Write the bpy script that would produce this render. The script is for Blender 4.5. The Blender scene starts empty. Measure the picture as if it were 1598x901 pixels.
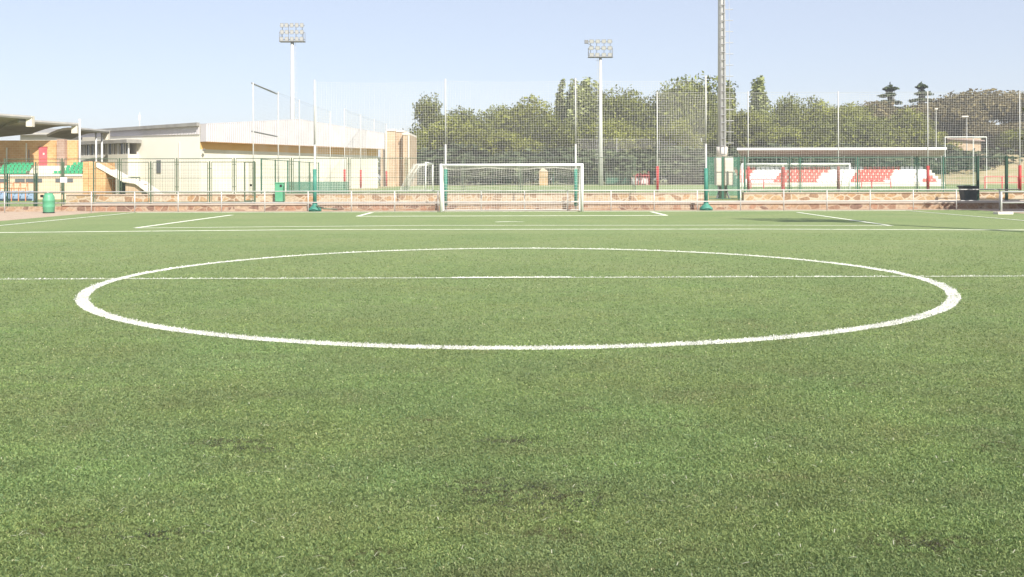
import bpy, math, random
import numpy as np
from mathutils import Vector, Matrix
random.seed(7); rng = np.random.default_rng(7)
R = math.radians
sc = bpy.context.scene
col = sc.collection

# ------------------------------------------------------------------ camera, sky, sun, exposure
F, H0, Y0, ROLL, YAW, CX = 1509.7, 1.529, 275.93, -0.0026, 0.0033, -0.12
cd = bpy.data.cameras.new('camera'); cam = bpy.data.objects.new('camera', cd); col.objects.link(cam)
cd.sensor_width = 36; cd.lens = 36 * F / 1598; cd.shift_y = -(450.5 - Y0) / 1598
cd.clip_start = 0.05; cd.clip_end = 3000
cam.matrix_world = Matrix.Translation((CX, 0, H0)) @ Matrix.Rotation(-YAW, 4, 'Z') @ Matrix.Rotation(R(90), 4, 'X') @ Matrix.Rotation(ROLL, 4, 'Z')
sc.camera = cam
SUN_EL, SUN_AZ = R(41), math.atan2(0.46, -0.89)      # azimuth clockwise from +Y: the sun stands behind the camera to the right
w = bpy.data.worlds.new('World'); sc.world = w; w.use_nodes = True
nt = w.node_tree; bg = nt.nodes['Background']
sky = nt.nodes.new('ShaderNodeTexSky'); sky.sky_type = 'NISHITA'; sky.sun_disc = False
sky.sun_elevation = SUN_EL; sky.sun_rotation = SUN_AZ
sky.air_density = 1.0; sky.dust_density = 1.6; sky.ozone_density = 1.6; sky.altitude = 600
mxs = nt.nodes.new('ShaderNodeMix'); mxs.data_type = 'RGBA'; mxs.inputs[0].default_value = .52     # summer dust whitening the sky
nt.links.new(sky.outputs[0], mxs.inputs[6]); mxs.inputs[7].default_value = (5.5, 5.6, 6.5, 1)
nt.links.new(mxs.outputs[2], bg.inputs[0]); bg.inputs[1].default_value = 0.089
sd = bpy.data.lights.new('sun', 'SUN'); sd.energy = 4.6; sd.angle = R(0.5); sd.color = (1.0, 0.95, 0.86)
so = bpy.data.objects.new('sun', sd); col.objects.link(so)
to_sun = Vector((math.sin(SUN_AZ) * math.cos(SUN_EL), math.cos(SUN_AZ) * math.cos(SUN_EL), math.sin(SUN_EL)))
so.rotation_euler = to_sun.to_track_quat('Z', 'Y').to_euler(); so.location = (30, -40, 50)
sc.view_settings.view_transform = 'Standard'; sc.view_settings.look = 'None'
sc.view_settings.exposure = 0.78; sc.view_settings.gamma = 1.0

# ------------------------------------------------------------------ helpers
def at(px, py, D):
    """the point seen at a pixel of the photograph, D metres in front of the camera"""
    u, v = px - 799, py - Y0
    for _ in range(2):
        u2 = (px - 799) + ROLL * v; v2 = (py - Y0) - ROLL * u; u, v = u2, v2
    return Vector((CX + D * (u / F + YAW), D, H0 - v * D / F))
def gx(px, D): return at(px, 290, D).x
def gz(py, D, px=799): return at(px, py, D).z
def ground(px, py, z=0.0):
    D = 40.0
    for _ in range(12): D = D * (H0 - z) / max(1e-3, H0 - at(px, py, D).z)
    return at(px, py, D)

def wl(o):
    v = Vector((0, 0, 0))
    while o is not None: v = v + o.location; o = o.parent
    return v
def tag(o, label=None, cat=None, group=None, kind=None):
    if label: o['label'] = label
    if cat: o['category'] = cat
    if group: o['group'] = group
    if kind: o['kind'] = kind
    return o
def thing(name, label, cat, loc=(0, 0, 0), group=None):
    o = bpy.data.objects.new(name, None); col.objects.link(o); o.location = loc; o.empty_display_size = .3
    return tag(o, label, cat, group)
def copy_tree(o, parent=None):
    c = o.copy(); col.objects.link(c); c.parent = parent
    for ch in list(o.children): copy_tree(ch, c)
    return c

class MB:
    def __init__(s): s.v = []; s.f = []; s.m = []
    def poly(s, pts, faces, mi=0):
        b = len(s.v); s.v += [tuple(p) for p in pts]
        s.f += [tuple(b + i for i in f) for f in faces]; s.m += [mi] * len(faces)
    def box(s, x0, x1, y0, y1, z0, z1, mi=0):
        p = [(x0,y0,z0),(x1,y0,z0),(x1,y1,z0),(x0,y1,z0),(x0,y0,z1),(x1,y0,z1),(x1,y1,z1),(x0,y1,z1)]
        s.poly(p, [(0,3,2,1),(4,5,6,7),(0,1,5,4),(1,2,6,5),(2,3,7,6),(3,0,4,7)], mi); return s
    def obox(s, c, ux, uy, z0, z1, mi=0):
        """box on a rotated footprint: c corner, ux, uy edge vectors (x, y)"""
        a = Vector((c[0], c[1])); ux = Vector(ux[:2]); uy = Vector(uy[:2])
        q = [a, a + ux, a + ux + uy, a + uy]
        p = [(t.x, t.y, z0) for t in q] + [(t.x, t.y, z1) for t in q]
        s.poly(p, [(0,3,2,1),(4,5,6,7),(0,1,5,4),(1,2,6,5),(2,3,7,6),(3,0,4,7)], mi); return s
    def slab(s, quad, th, mi=0):
        top = [Vector(q) for q in quad]; n = len(top)
        p = top + [t - Vector((0, 0, th)) for t in top]
        f = [tuple(range(n)), tuple(range(2*n-1, n-1, -1))] + [(i, i+n, (i+1) % n + n, (i+1) % n) for i in range(n)]
        s.poly(p, f, mi); return s
    def tube(s, pts, r, n=8, mi=0, r2=None, cap=True):
        pts = [Vector(p) for p in pts]; k = len(pts); rings = []
        r2 = r if r2 is None else r2
        for i, p in enumerate(pts):
            d = (pts[min(i+1, k-1)] - pts[max(i-1, 0)]).normalized()
            a = Vector((0, 0, 1)) if abs(d.z) < .9 else Vector((1, 0, 0))
            e1 = d.cross(a).normalized(); e2 = d.cross(e1)
            rr = r + (r2 - r) * (i / max(1, k - 1)) if not isinstance(r, (list, tuple)) else r[i]
            rings += [p + e1 * (rr * math.cos(2*math.pi*j/n)) + e2 * (rr * math.sin(2*math.pi*j/n)) for j in range(n)]
        f = [(i*n + j, i*n + (j+1) % n, (i+1)*n + (j+1) % n, (i+1)*n + j) for i in range(k-1) for j in range(n)]
        if cap: f += [tuple(range(n-1, -1, -1)), tuple((k-1)*n + j for j in range(n))]
        s.poly(rings, f, mi); return s
    def lathe(s, c, prof, n=20, mi=0):
        c = Vector(c); k = len(prof); p = []
        for r, z in prof: p += [c + Vector((r*math.cos(2*math.pi*j/n), r*math.sin(2*math.pi*j/n), z)) for j in range(n)]
        f = [(i*n + j, i*n + (j+1) % n, (i+1)*n + (j+1) % n, (i+1)*n + j) for i in range(k-1) for j in range(n)]
        f += [tuple(range(n-1, -1, -1)), tuple((k-1)*n + j for j in range(n))]
        s.poly(p, f, mi); return s
    def build(s, name, mats, parent=None, smooth=False, bevel=0):
        me = bpy.data.meshes.new(name)
        o0 = wl(parent) if parent else Vector((0, 0, 0))
        me.from_pydata([(v[0]-o0.x, v[1]-o0.y, v[2]-o0.z) for v in s.v], [], s.f)
        if not isinstance(mats, (list, tuple)): mats = [mats]
        for m in mats: me.materials.append(m)
        if len(mats) > 1: me.polygons.foreach_set('material_index', s.m)
        if smooth: me.polygons.foreach_set('use_smooth', [True] * len(me.polygons))
        me.update()
        o = bpy.data.objects.new(name, me); col.objects.link(o); o.parent = parent
        if bevel:
            b = o.modifiers.new('bevel', 'BEVEL'); b.width = bevel; b.segments = 2; b.limit_method = 'ANGLE'
        return o

def fast_mesh(name, co, ntri_verts, mat, parent=None, colr=None):
    """co (n, k, 3) faces of k corners; colr (n, 3) one colour per face"""
    n, k = co.shape[:2]
    me = bpy.data.meshes.new(name)
    me.vertices.add(n * k); me.vertices.foreach_set('co', co.reshape(-1).astype(np.float32))
    me.loops.add(n * k); me.loops.foreach_set('vertex_index', np.arange(n * k, dtype=np.int32))
    me.polygons.add(n); me.polygons.foreach_set('loop_start', (np.arange(n) * k).astype(np.int32))
    me.update(calc_edges=True)
    if colr is not None:
        a = me.color_attributes.new('Col', 'FLOAT_COLOR', 'POINT')
        c4 = np.ones((n, k, 4), np.float32); c4[..., :3] = colr[:, None, :]
        a.data.foreach_set('color', c4.reshape(-1))
    me.materials.append(mat)
    o = bpy.data.objects.new(name, me); col.objects.link(o); o.parent = parent
    return o

# ------------------------------------------------------------------ materials
def newmat(name, color=(.5,.5,.5), rough=.6, metal=0.0, spec=.4):
    m = bpy.data.materials.new(name); m.use_nodes = True
    b = m.node_tree.nodes['Principled BSDF']
    b.inputs['Base Color'].default_value = (*color, 1); b.inputs['Roughness'].default_value = rough
    b.inputs['Metallic'].default_value = metal; b.inputs['Specular IOR Level'].default_value = spec
    return m
def N(m, t, **kw):
    n = m.node_tree.nodes.new(t)
    for k, v in kw.items():
        if k in n.inputs: n.inputs[k].default_value = v
        else: setattr(n, k, v)
    return n
def L(m, a, b): m.node_tree.links.new(a, b)
def ramp(m, fac, stops, interp='LINEAR'):
    r = N(m, 'ShaderNodeValToRGB'); r.color_ramp.interpolation = interp
    e = r.color_ramp.elements
    while len(e) < len(stops): e.new(.5)
    for i, (p, c) in enumerate(stops): e[i].position = p; e[i].color = (*c, 1)
    L(m, fac, r.inputs[0]); return r.outputs[0]
def varied(name, c1, c2, scale=3.0, rough=.7, metal=0.0, bump=0.0, bscale=40.0, stretch=(1,1,1), detail=6, spec=.35):
    """two tones of the same material, mottled by noise"""
    m = newmat(name, c1, rough, metal, spec); b = m.node_tree.nodes['Principled BSDF']
    tc = N(m, 'ShaderNodeTexCoord'); mp = N(m, 'ShaderNodeMapping'); mp.inputs['Scale'].default_value = stretch
    L(m, tc.outputs['Object'], mp.inputs[0])
    n = N(m, 'ShaderNodeTexNoise', Scale=scale, Detail=detail, Roughness=.65); L(m, mp.outputs[0], n.inputs['Vector'])
    L(m, ramp(m, n.outputs['Fac'], [(.35, c1), (.65, c2)]), b.inputs['Base Color'])
    if bump:
        n2 = N(m, 'ShaderNodeTexNoise', Scale=bscale, Detail=4); L(m, tc.outputs['Object'], n2.inputs['Vector'])
        bp = N(m, 'ShaderNodeBump', Strength=bump, Distance=.02); L(m, n2.outputs['Fac'], bp.inputs['Height']); L(m, bp.outputs[0], b.inputs['Normal'])
    return m
def stone(name, tones, mortar, scale, mort_w=.06, stretch=(1, 1, 1.6)):
    m = newmat(name, tones[0], .9); b = m.node_tree.nodes['Principled BSDF']
    tc = N(m, 'ShaderNodeTexCoord'); mp = N(m, 'ShaderNodeMapping'); mp.inputs['Scale'].default_value = stretch
    L(m, tc.outputs['Object'], mp.inputs[0])
    dn = N(m, 'ShaderNodeTexNoise', Scale=3.0, Detail=3); L(m, mp.outputs[0], dn.inputs['Vector'])
    mx = N(m, 'ShaderNodeMix', data_type='VECTOR'); mx.inputs[0].default_value = .12
    L(m, mp.outputs[0], mx.inputs[4]); L(m, dn.outputs['Color'], mx.inputs[5])
    v = N(m, 'ShaderNodeTexVoronoi', Scale=scale); L(m, mx.outputs[1], v.inputs['Vector'])
    e = N(m, 'ShaderNodeTexVoronoi', Scale=scale, feature='DISTANCE_TO_EDGE'); L(m, mx.outputs[1], e.inputs['Vector'])
    sp = N(m, 'ShaderNodeSeparateColor'); L(m, v.outputs['Color'], sp.inputs[0])
    c = ramp(m, sp.outputs[0], [(i / len(tones), t) for i, t in enumerate(tones)], 'CONSTANT')
    n = N(m, 'ShaderNodeTexNoise', Scale=9.0, Detail=6); L(m, tc.outputs['Object'], n.inputs['Vector'])
    mm = N(m, 'ShaderNodeMix', data_type='RGBA', blend_type='MULTIPLY'); mm.inputs[0].default_value = .8
    L(m, c, mm.inputs[6]); L(m, ramp(m, n.outputs['Fac'], [(.3, (.6,.56,.52)), (.7, (1.25,1.22,1.2))]), mm.inputs[7])
    mf = N(m, 'ShaderNodeMix', data_type='RGBA')
    L(m, ramp(m, e.outputs['Distance'], [(mort_w*.4, (1,1,1)), (mort_w, (0,0,0))]), mf.inputs[0])
    L(m, mm.outputs[2], mf.inputs[6]); mf.inputs[7].default_value = (*mortar, 1)
    L(m, mf.outputs[2], b.inputs['Base Color'])
    bp = N(m, 'ShaderNodeBump', Strength=.6, Distance=.03); L(m, e.outputs['Distance'], bp.inputs['Height']); L(m, bp.outputs[0], b.inputs['Normal'])
    return m
def brick(name, c1, c2, mortar, scale=1.0):
    m = newmat(name, c1, .9); b = m.node_tree.nodes['Principled BSDF']
    tc = N(m, 'ShaderNodeTexCoord'); sx = N(m, 'ShaderNodeSeparateXYZ'); cx = N(m, 'ShaderNodeCombineXYZ')
    L(m, tc.outputs['Object'], sx.inputs[0])
    ad = N(m, 'ShaderNodeMath', operation='ADD'); L(m, sx.outputs[0], ad.inputs[0]); L(m, sx.outputs[1], ad.inputs[1])
    L(m, ad.outputs[0], cx.inputs[0]); L(m, sx.outputs[2], cx.inputs[1])
    t = N(m, 'ShaderNodeTexBrick', Scale=scale); L(m, cx.outputs[0], t.inputs['Vector'])
    t.inputs['Color1'].default_value = (*c1, 1); t.inputs['Color2'].default_value = (*c2, 1); t.inputs['Mortar'].default_value = (*mortar, 1)
    t.inputs['Mortar Size'].default_value = .012; t.inputs['Brick Width'].default_value = .4; t.inputs['Row Height'].default_value = .2
    n = N(m, 'ShaderNodeTexNoise', Scale=.8, Detail=6); L(m, tc.outputs['Object'], n.inputs['Vector'])
    mm = N(m, 'ShaderNodeMix', data_type='RGBA', blend_type='MULTIPLY'); mm.inputs[0].default_value = 1
    L(m, t.outputs['Color'], mm.inputs[6]); L(m, ramp(m, n.outputs['Fac'], [(.3, (.82,.8,.78)), (.7, (1.1,1.1,1.1))]), mm.inputs[7])
    L(m, mm.outputs[2], b.inputs['Base Color'])
    return m
def attr_mat(name, trans=0.3, rough=.6, tint_rand=.25):
    """foliage: the colour kept per leaf, some light let through"""
    m = bpy.data.materials.new(name); m.use_nodes = True; b = m.node_tree.nodes['Principled BSDF']
    out = m.node_tree.nodes['Material Output']
    a = N(m, 'ShaderNodeAttribute', attribute_name='Col'); col_out = a.outputs['Color']
    if tint_rand:
        oi = N(m, 'ShaderNodeObjectInfo'); hs = N(m, 'ShaderNodeHueSaturation')
        mr = N(m, 'ShaderNodeMapRange'); mr.inputs['To Min'].default_value = 1 - tint_rand; mr.inputs['To Max'].default_value = 1 + tint_rand
        L(m, oi.outputs['Random'], mr.inputs['Value']); L(m, mr.outputs[0], hs.inputs['Value'])
        L(m, col_out, hs.inputs['Color']); col_out = hs.outputs[0]
    b.inputs['Roughness'].default_value = rough; b.inputs['Specular IOR Level'].default_value = .25
    L(m, col_out, b.inputs['Base Color'])
    t = N(m, 'ShaderNodeBsdfTranslucent'); L(m, col_out, t.inputs[0])
    mx = N(m, 'ShaderNodeMixShader'); mx.inputs[0].default_value = trans
    L(m, b.outputs[0], mx.inputs[1]); L(m, t.outputs[0], mx.inputs[2]); L(m, mx.outputs[0], out.inputs[0])
    return m

def turf_material():
    m = newmat('artificial_turf', (.1,.15,.05), .75, spec=.2); b = m.node_tree.nodes['Principled BSDF']
    tc = N(m, 'ShaderNodeTexCoord')
    n1 = N(m, 'ShaderNodeTexNoise', Scale=.35, Detail=8, Roughness=.6); L(m, tc.outputs['Object'], n1.inputs['Vector'])
    n2 = N(m, 'ShaderNodeTexNoise', Scale=7.0, Detail=8, Roughness=.75); L(m, tc.outputs['Object'], n2.inputs['Vector'])
    n3 = N(m, 'ShaderNodeTexNoise', Scale=60.0, Detail=5, Roughness=.8); L(m, tc.outputs['Object'], n3.inputs['Vector'])
    c1 = ramp(m, n1.outputs['Fac'], [(.36, (.190,.250,.098)), (.5, (.210,.264,.106)), (.66, (.230,.272,.118))])
    c2 = ramp(m, n2.outputs['Fac'], [(.3, (.74,.76,.76)), (.7, (1.2,1.2,1.2))])
    c3 = ramp(m, n3.outputs['Fac'], [(.3, (.45,.5,.5)), (.7, (1.45,1.42,1.4))])
    mm = N(m, 'ShaderNodeMix', data_type='RGBA', blend_type='MULTIPLY'); mm.inputs[0].default_value = 1
    L(m, c1, mm.inputs[6]); L(m, c2, mm.inputs[7])
    m2 = N(m, 'ShaderNodeMix', data_type='RGBA', blend_type='MULTIPLY'); m2.inputs[0].default_value = 1
    L(m, mm.outputs[2], m2.inputs[6]); L(m, c3, m2.inputs[7]); L(m, m2.outputs[2], b.inputs['Base Color'])
    bp = N(m, 'ShaderNodeBump', Strength=.8, Distance=.02); L(m, n3.outputs['Fac'], bp.inputs['Height']); L(m, bp.outputs[0], b.inputs['Normal'])
    return m
def line_material(name, wear):
    m = newmat(name, (.8,.8,.76), .8); b = m.node_tree.nodes['Principled BSDF']
    tc = N(m, 'ShaderNodeTexCoord')
    n = N(m, 'ShaderNodeTexNoise', Scale=22.0, Detail=8, Roughness=.8); L(m, tc.outputs['Object'], n.inputs['Vector'])
    L(m, ramp(m, n.outputs['Fac'], [(wear - .06, (.2,.25,.11)), (wear + .06, (.72,.74,.62))]), b.inputs['Base Color'])
    return m

M = {}
M['turf'] = turf_material()
M['line'] = line_material('white_turf_line', .30)
M['line_worn'] = line_material('worn_turf_line', .40)
M['dirt'] = varied('sandy_earth', (.36,.27,.20), (.46,.36,.27), 2.5, .95, bump=.4)
M['dry'] = varied('dry_grass_ground', (.34,.30,.16), (.20,.24,.09), .25, .95)
M['path'] = varied('pink_concrete_path', (.36,.29,.23), (.44,.37,.30), 1.2, .9, bump=.2)
M['coping'] = varied('pale_concrete_coping', (.36,.295,.235), (.44,.37,.30), 2, .9, bump=.2)
M['stone_low'] = stone('reddish_rubble_stone', [(.34,.235,.155),(.38,.275,.19),(.26,.165,.115),(.40,.31,.225),(.33,.20,.135),(.20,.13,.10)], (.36,.28,.21), 2.6)
M['stone_high'] = stone('tan_rubble_stone', [(.38,.275,.16),(.43,.345,.235),(.28,.19,.12),(.45,.375,.275),(.38,.25,.14),(.43,.36,.27)], (.45,.375,.275), 2.6, .09)
M['white_paint'] = varied('white_painted_metal', (.80,.80,.78), (.74,.74,.72), 4, .4, spec=.5)
M['white_net'] = newmat('white_net_cord', (.68,.66,.60), .8)
M['grey_net'] = newmat('greyish_net_cord', (.36,.36,.34), .8)
M['pole'] = varied('pale_painted_pole', (.40,.40,.38), (.50,.50,.47), 4, .5)
M['galv'] = varied('galvanised_steel', (.50,.50,.49), (.58,.58,.56), 3, .5, .15)
M['rail'] = varied('pale_galvanised_rail', (.48,.47,.45), (.58,.57,.55), 3, .5, .15)
M['teal'] = varied('green_foam_padding', (.035,.17,.125), (.07,.25,.19), 4, .6)
M['red_pad'] = varied('red_foam_padding', (.42,.04,.04), (.30,.035,.035), 4, .6)
M['maroon_shade_and_lintel'] = varied('maroon_pad_shade_and_lintel', (.20,.07,.06), (.26,.10,.08), 4, .7)  # red padding with its shade put into the colour; the door lintel borrows it
M['fence'] = newmat('green_coated_steel', (.05,.14,.095), .5)
M['fence_dark'] = newmat('dark_green_steel', (.02,.06,.04), .5)
M['fence_olive'] = newmat('olive_steel', (.085,.12,.075), .5)
M['screen'] = None
M['bin'] = varied('mint_green_plastic', (.08,.29,.16), (.12,.35,.21), 3, .45)
M['black'] = newmat('black_rubber', (.02,.02,.02), .6)
M['grey_bin'] = varied('dark_grey_plastic', (.045,.06,.06), (.07,.085,.08), 3, .5)
M['cream'] = varied('cream_render', (.57,.54,.45), (.66,.63,.55), .35, .9)
M['white_wall'] = varied('whitewashed_render', (.58,.54,.44), (.62,.58,.49), .6, .9)
M['cream_lit'] = varied('cream_render_lit', (.82,.78,.67), (.84,.81,.71), .4, .9)  # the hall's cream render, sunlight put into the colour for its left face
M['brick'] = brick('orange_brick', (.55,.30,.13), (.62,.36,.17), (.62,.46,.28))
M['brick_tan'] = brick('tan_brick', (.44,.32,.21), (.50,.37,.25), (.50,.42,.32))
M['metal_sheet'] = varied('white_corrugated_sheet', (.46,.44,.45), (.52,.50,.51), 1, .55, .1)
M['metal_sheet_lit'] = varied('corrugated_sheet_lit', (.54,.51,.52), (.60,.57,.58), 1, .55, .05)  # the white sheet again, colour lightened to stand in for sun on the left
M['roof_grey'] = varied('grey_sheet_roof', (.24,.23,.21), (.32,.31,.28), 1, .7)
M['soffit'] = varied('ochre_soffit', (.20,.17,.11), (.26,.23,.16), 1, .8)
M['conc'] = varied('pale_concrete', (.62,.57,.50), (.70,.65,.58), 1, .9)
M['door_red'] = varied('faded_red_door', (.62,.10,.12), (.68,.14,.15), 2, .5)
M['dark'] = newmat('dark_opening', (.05,.055,.06), .4)
M['glass'] = newmat('dull_window_glass', (.12,.13,.14), .15)
M['seat_green'] = newmat('green_plastic', (.06,.36,.18), .5)
M['seat_white'] = newmat('white_plastic', (.80,.80,.80), .4)
M['seat_red'] = newmat('red_plastic', (.55,.12,.10), .5)
M['blue'] = newmat('blue_plastic', (.28,.38,.52), .5)
M['orange'] = newmat('orange_painted_steel', (.55,.22,.10), .5)
M['red_paint'] = newmat('red_painted_steel', (.55,.06,.07), .5)
M['roof_red'] = varied('pinkish_roof_sheet', (.26,.19,.165), (.33,.25,.22), 1, .8)
M['bark'] = varied('bark', (.12,.09,.06), (.20,.15,.11), 6, .95, stretch=(1,1,.2))
M['leaf'] = attr_mat('leaves', .28, .6, .16)
M['blade'] = attr_mat('turf_blades', .25, .5, 0)
M['lamp_glass'] = newmat('floodlight_glass', (.40,.40,.38), .2)
M['lamp_body'] = newmat('floodlight_housing', (.20,.20,.20), .5, .2)
M['van'] = newmat('white_car_paint', (.8,.8,.8), .25)

# ------------------------------------------------------------------ ground
def sheet(name, pts, z, m, kind='structure', sub=None):
    b = MB(); b.poly([(x, y, z) for x, y in pts], [tuple(range(len(pts)))]); o = b.build(name, m); tag(o, kind=kind); return o
LOW = -.25; UP = .30
TX0, TX1, TY1 = -18.2, 20.5, 42.9
sheet('ground', [(-420,-120),(420,-120),(420,560),(-420,560)], LOW - .02, M['dry'])
b = MB(); b.box(-60, 60, -40, 44.8, LOW, -.02); tag(b.build('earth_surround', M['dirt']), kind='structure')
b = MB(); b.box(TX0, TX1, -40, TY1, -.015, 0.0); o = b.build('pitch_turf', M['turf']); tag(o, kind='structure')
XP = gx(98, 44.8)       # left end of the raised path
b = MB(); b.box(XP, 60, 45.15, 49.3, LOW, UP - .02); tag(b.build('path', M['path']), kind='structure')
b = MB(); b.box(-17.5, 260, 49.7, 330, LOW, UP); tag(b.build('field_plateau', M['dry']), kind='structure')
sheet('far_pitch_turf', [(-13.5,60),(75,60),(75,132),(-13.5,132)], UP + .006, M['turf'])
sheet('lower_turf', [(-75,56),(gx(100,60),56),(gx(112,79),78.5),(-75,78.5)], LOW + .004, M['turf'])
# far pitch lines
b = MB()
for y in (66.5, 83, 61.5): b.box(-12, 73, y, y + .12, UP + .008, UP + .012)
for x in (-11, 20): b.box(x, x + .12, 66.6, 82.9, UP + .008, UP + .012)
tag(b.build('far_pitch_lines', M['line']), kind='structure')

hz = MB(); hz.box(-430, 430, -130, 570, -1.4, 26)
hm = bpy.data.materials.new('haze'); hm.use_nodes = True; hm.node_tree.nodes.remove(hm.node_tree.nodes['Principled BSDF'])
pv = hm.node_tree.nodes.new('ShaderNodeVolumePrincipled'); pv.inputs['Color'].default_value = (.86, .90, .97, 1); pv.inputs['Density'].default_value = .00052
hm.node_tree.links.new(pv.outputs[0], hm.node_tree.nodes['Material Output'].inputs['Volume'])
tag(hz.build('haze', hm), kind='stuff')
# mound to the right behind the far pitch
def mound(name, cx, cy, rx, ry, h, m, n=40):
    b = MB(); p = []
    for i in range(n + 1):
        for j in range(n + 1):
            u, v = i / n * 2 - 1, j / n * 2 - 1; r = math.hypot(u, v)
            z = h * max(0, math.cos(min(1, r) * math.pi / 2)) ** 1.3 + .25 * math.sin(u * 9 + v * 4) * max(0, 1 - r)
            p.append((cx + u * rx, cy + v * ry, UP - .05 + max(0, z)))
    b.poly(p, [(i*(n+1)+j, (i+1)*(n+1)+j, (i+1)*(n+1)+j+1, i*(n+1)+j+1) for i in range(n) for j in range(n)])
    return tag(b.build(name, m, smooth=True), kind='structure')
mound('hill', 92, 165, 52, 42, 6.0, varied('dry_slope', (.40,.31,.19), (.27,.25,.12), .3, .95))

# ------------------------------------------------------------------ pitch lines
def strip(b, pts, wd, z, mi=0, closed=False, jit=.012, step=.12, pile=0):
    pts = [Vector((p[0], p[1])) for p in pts]
    if closed: pts.append(pts[0])
    out = []
    for a, c in zip(pts, pts[1:]):
        n = max(1, int((c - a).length / step))
        out += [a + (c - a) * (i / n) for i in range(n)]
    out.append(pts[-1]); k = len(out); v = []
    for i, p in enumerate(out):
        d = (out[min(i+1, k-1)] - out[max(i-1, 0)]).normalized(); nn = Vector((-d.y, d.x))
        for s in (-1, 1):
            q = p + nn * (s * wd / 2 + random.uniform(-jit, jit)); v.append((q.x, q.y, z))
    if pile:        # the pile of the white fibres stands up from the backing
        m = len(v); up = [(x, y, zz + pile + random.uniform(-.3, .3)*pile) for x, y, zz in v]
        b.poly(v + up, [(m+2*i, m+2*i+2, m+2*i+3, m+2*i+1) for i in range(k-1)] + [(2*i, 2*i+2, m+2*i+2, m+2*i) for i in range(k-1)] + [(2*i+1, m+2*i+1, m+2*i+3, 2*i+3) for i in range(k-1)], mi); return
    b.poly(v, [(2*i, 2*i+2, 2*i+3, 2*i+1) for i in range(k-1)], mi)
CR, CY = 6.0, 14.605
g2 = lambda px, py: ground(px, py)[:2]
LINES = []      # (points, width, worn) kept for the blades
circ = [(CR*math.cos(2*math.pi*i/200), CY + CR*math.sin(2*math.pi*i/200)) for i in range(200)]
GAPS = sorted(math.atan2(ground(px, py).y - CY, ground(px, py).x) for px, py in ((514, 396.5), (690, 543), (1012, 542), (1461, 445), (1477, 452), (1488, 459), (1492, 463), (1452, 493), (175, 441), (1290, 408)))
b = MB()
for i, g_ in enumerate(GAPS):
    e_ = GAPS[(i + 1) % len(GAPS)] + (2*math.pi if i == len(GAPS) - 1 else 0); a_ = g_ + .002; e_ -= .002; k_ = max(2, int((e_ - a_)/.03))
    strip(b, [(CR*math.cos(a_ + (e_ - a_)*j/k_), CY + CR*math.sin(a_ + (e_ - a_)*j/k_)) for j in range(k_ + 1)], .15, .004, 0)
tag(b.build('centre_circle_line', M['line']), kind='structure')
b = MB(); strip(b, [(TX0 + .3, CY - .02), (-5, CY), (TX1 - .3, CY + .02)], .06, .005, 0)
tag(b.build('halfway_line', M['line_worn']), kind='structure')
b = MB(); strip(b, [(gx(705, CY), CY), (gx(890, CY), CY + .02)], .13, .009, 0)
tag(b.build('centre_mark_line', M['line']), kind='structure')
GD = 41.8
b = MB()
strip(b, [(-6.0, GD - .3), (-6.0, 37.6), (6.0, 37.6), (6.0, GD - .3)], .17, .004, 0, pile=.0055)
strip(b, [(-16.3, GD + .3), (17.2, GD + .3)], .16, .0045, 1, pile=.0055)
strip(b, [g2(362, 336), g2(212, 356.3)], .16, .005, 0, pile=.0055)
strip(b, [g2(1245, 332), g2(1392, 353)], .14, .005, 0, pile=.0055)
strip(b, [g2(212, 356.3), g2(660, 352.3), g2(1180, 352), g2(1392, 352.9)], .10, .0055, 1, pile=.003)
strip(b, [g2(-60, 364), g2(500, 358.8), g2(1180, 358.2), g2(1660, 360)], .12, .006, 1, pile=.0055)
strip(b, [(-16.4, 8), (-16.4, GD + .3)], .10, .0065, 1, pile=.0055)
strip(b, [(17.2, 8), (17.2, GD + .3)], .10, .0065, 1, pile=.0055)
cs = g2(795, 347.5)
strip(b, [(cs[0] + .55*math.cos(a), cs[1] + .4*math.sin(a)) for a in (2.6, 2.1, 1.57, 1.0, .5)], .1, .007, 1, pile=.0055)
tag(b.build('penalty_area_lines', [M['line'], M['line_worn']]), kind='structure')

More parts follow.
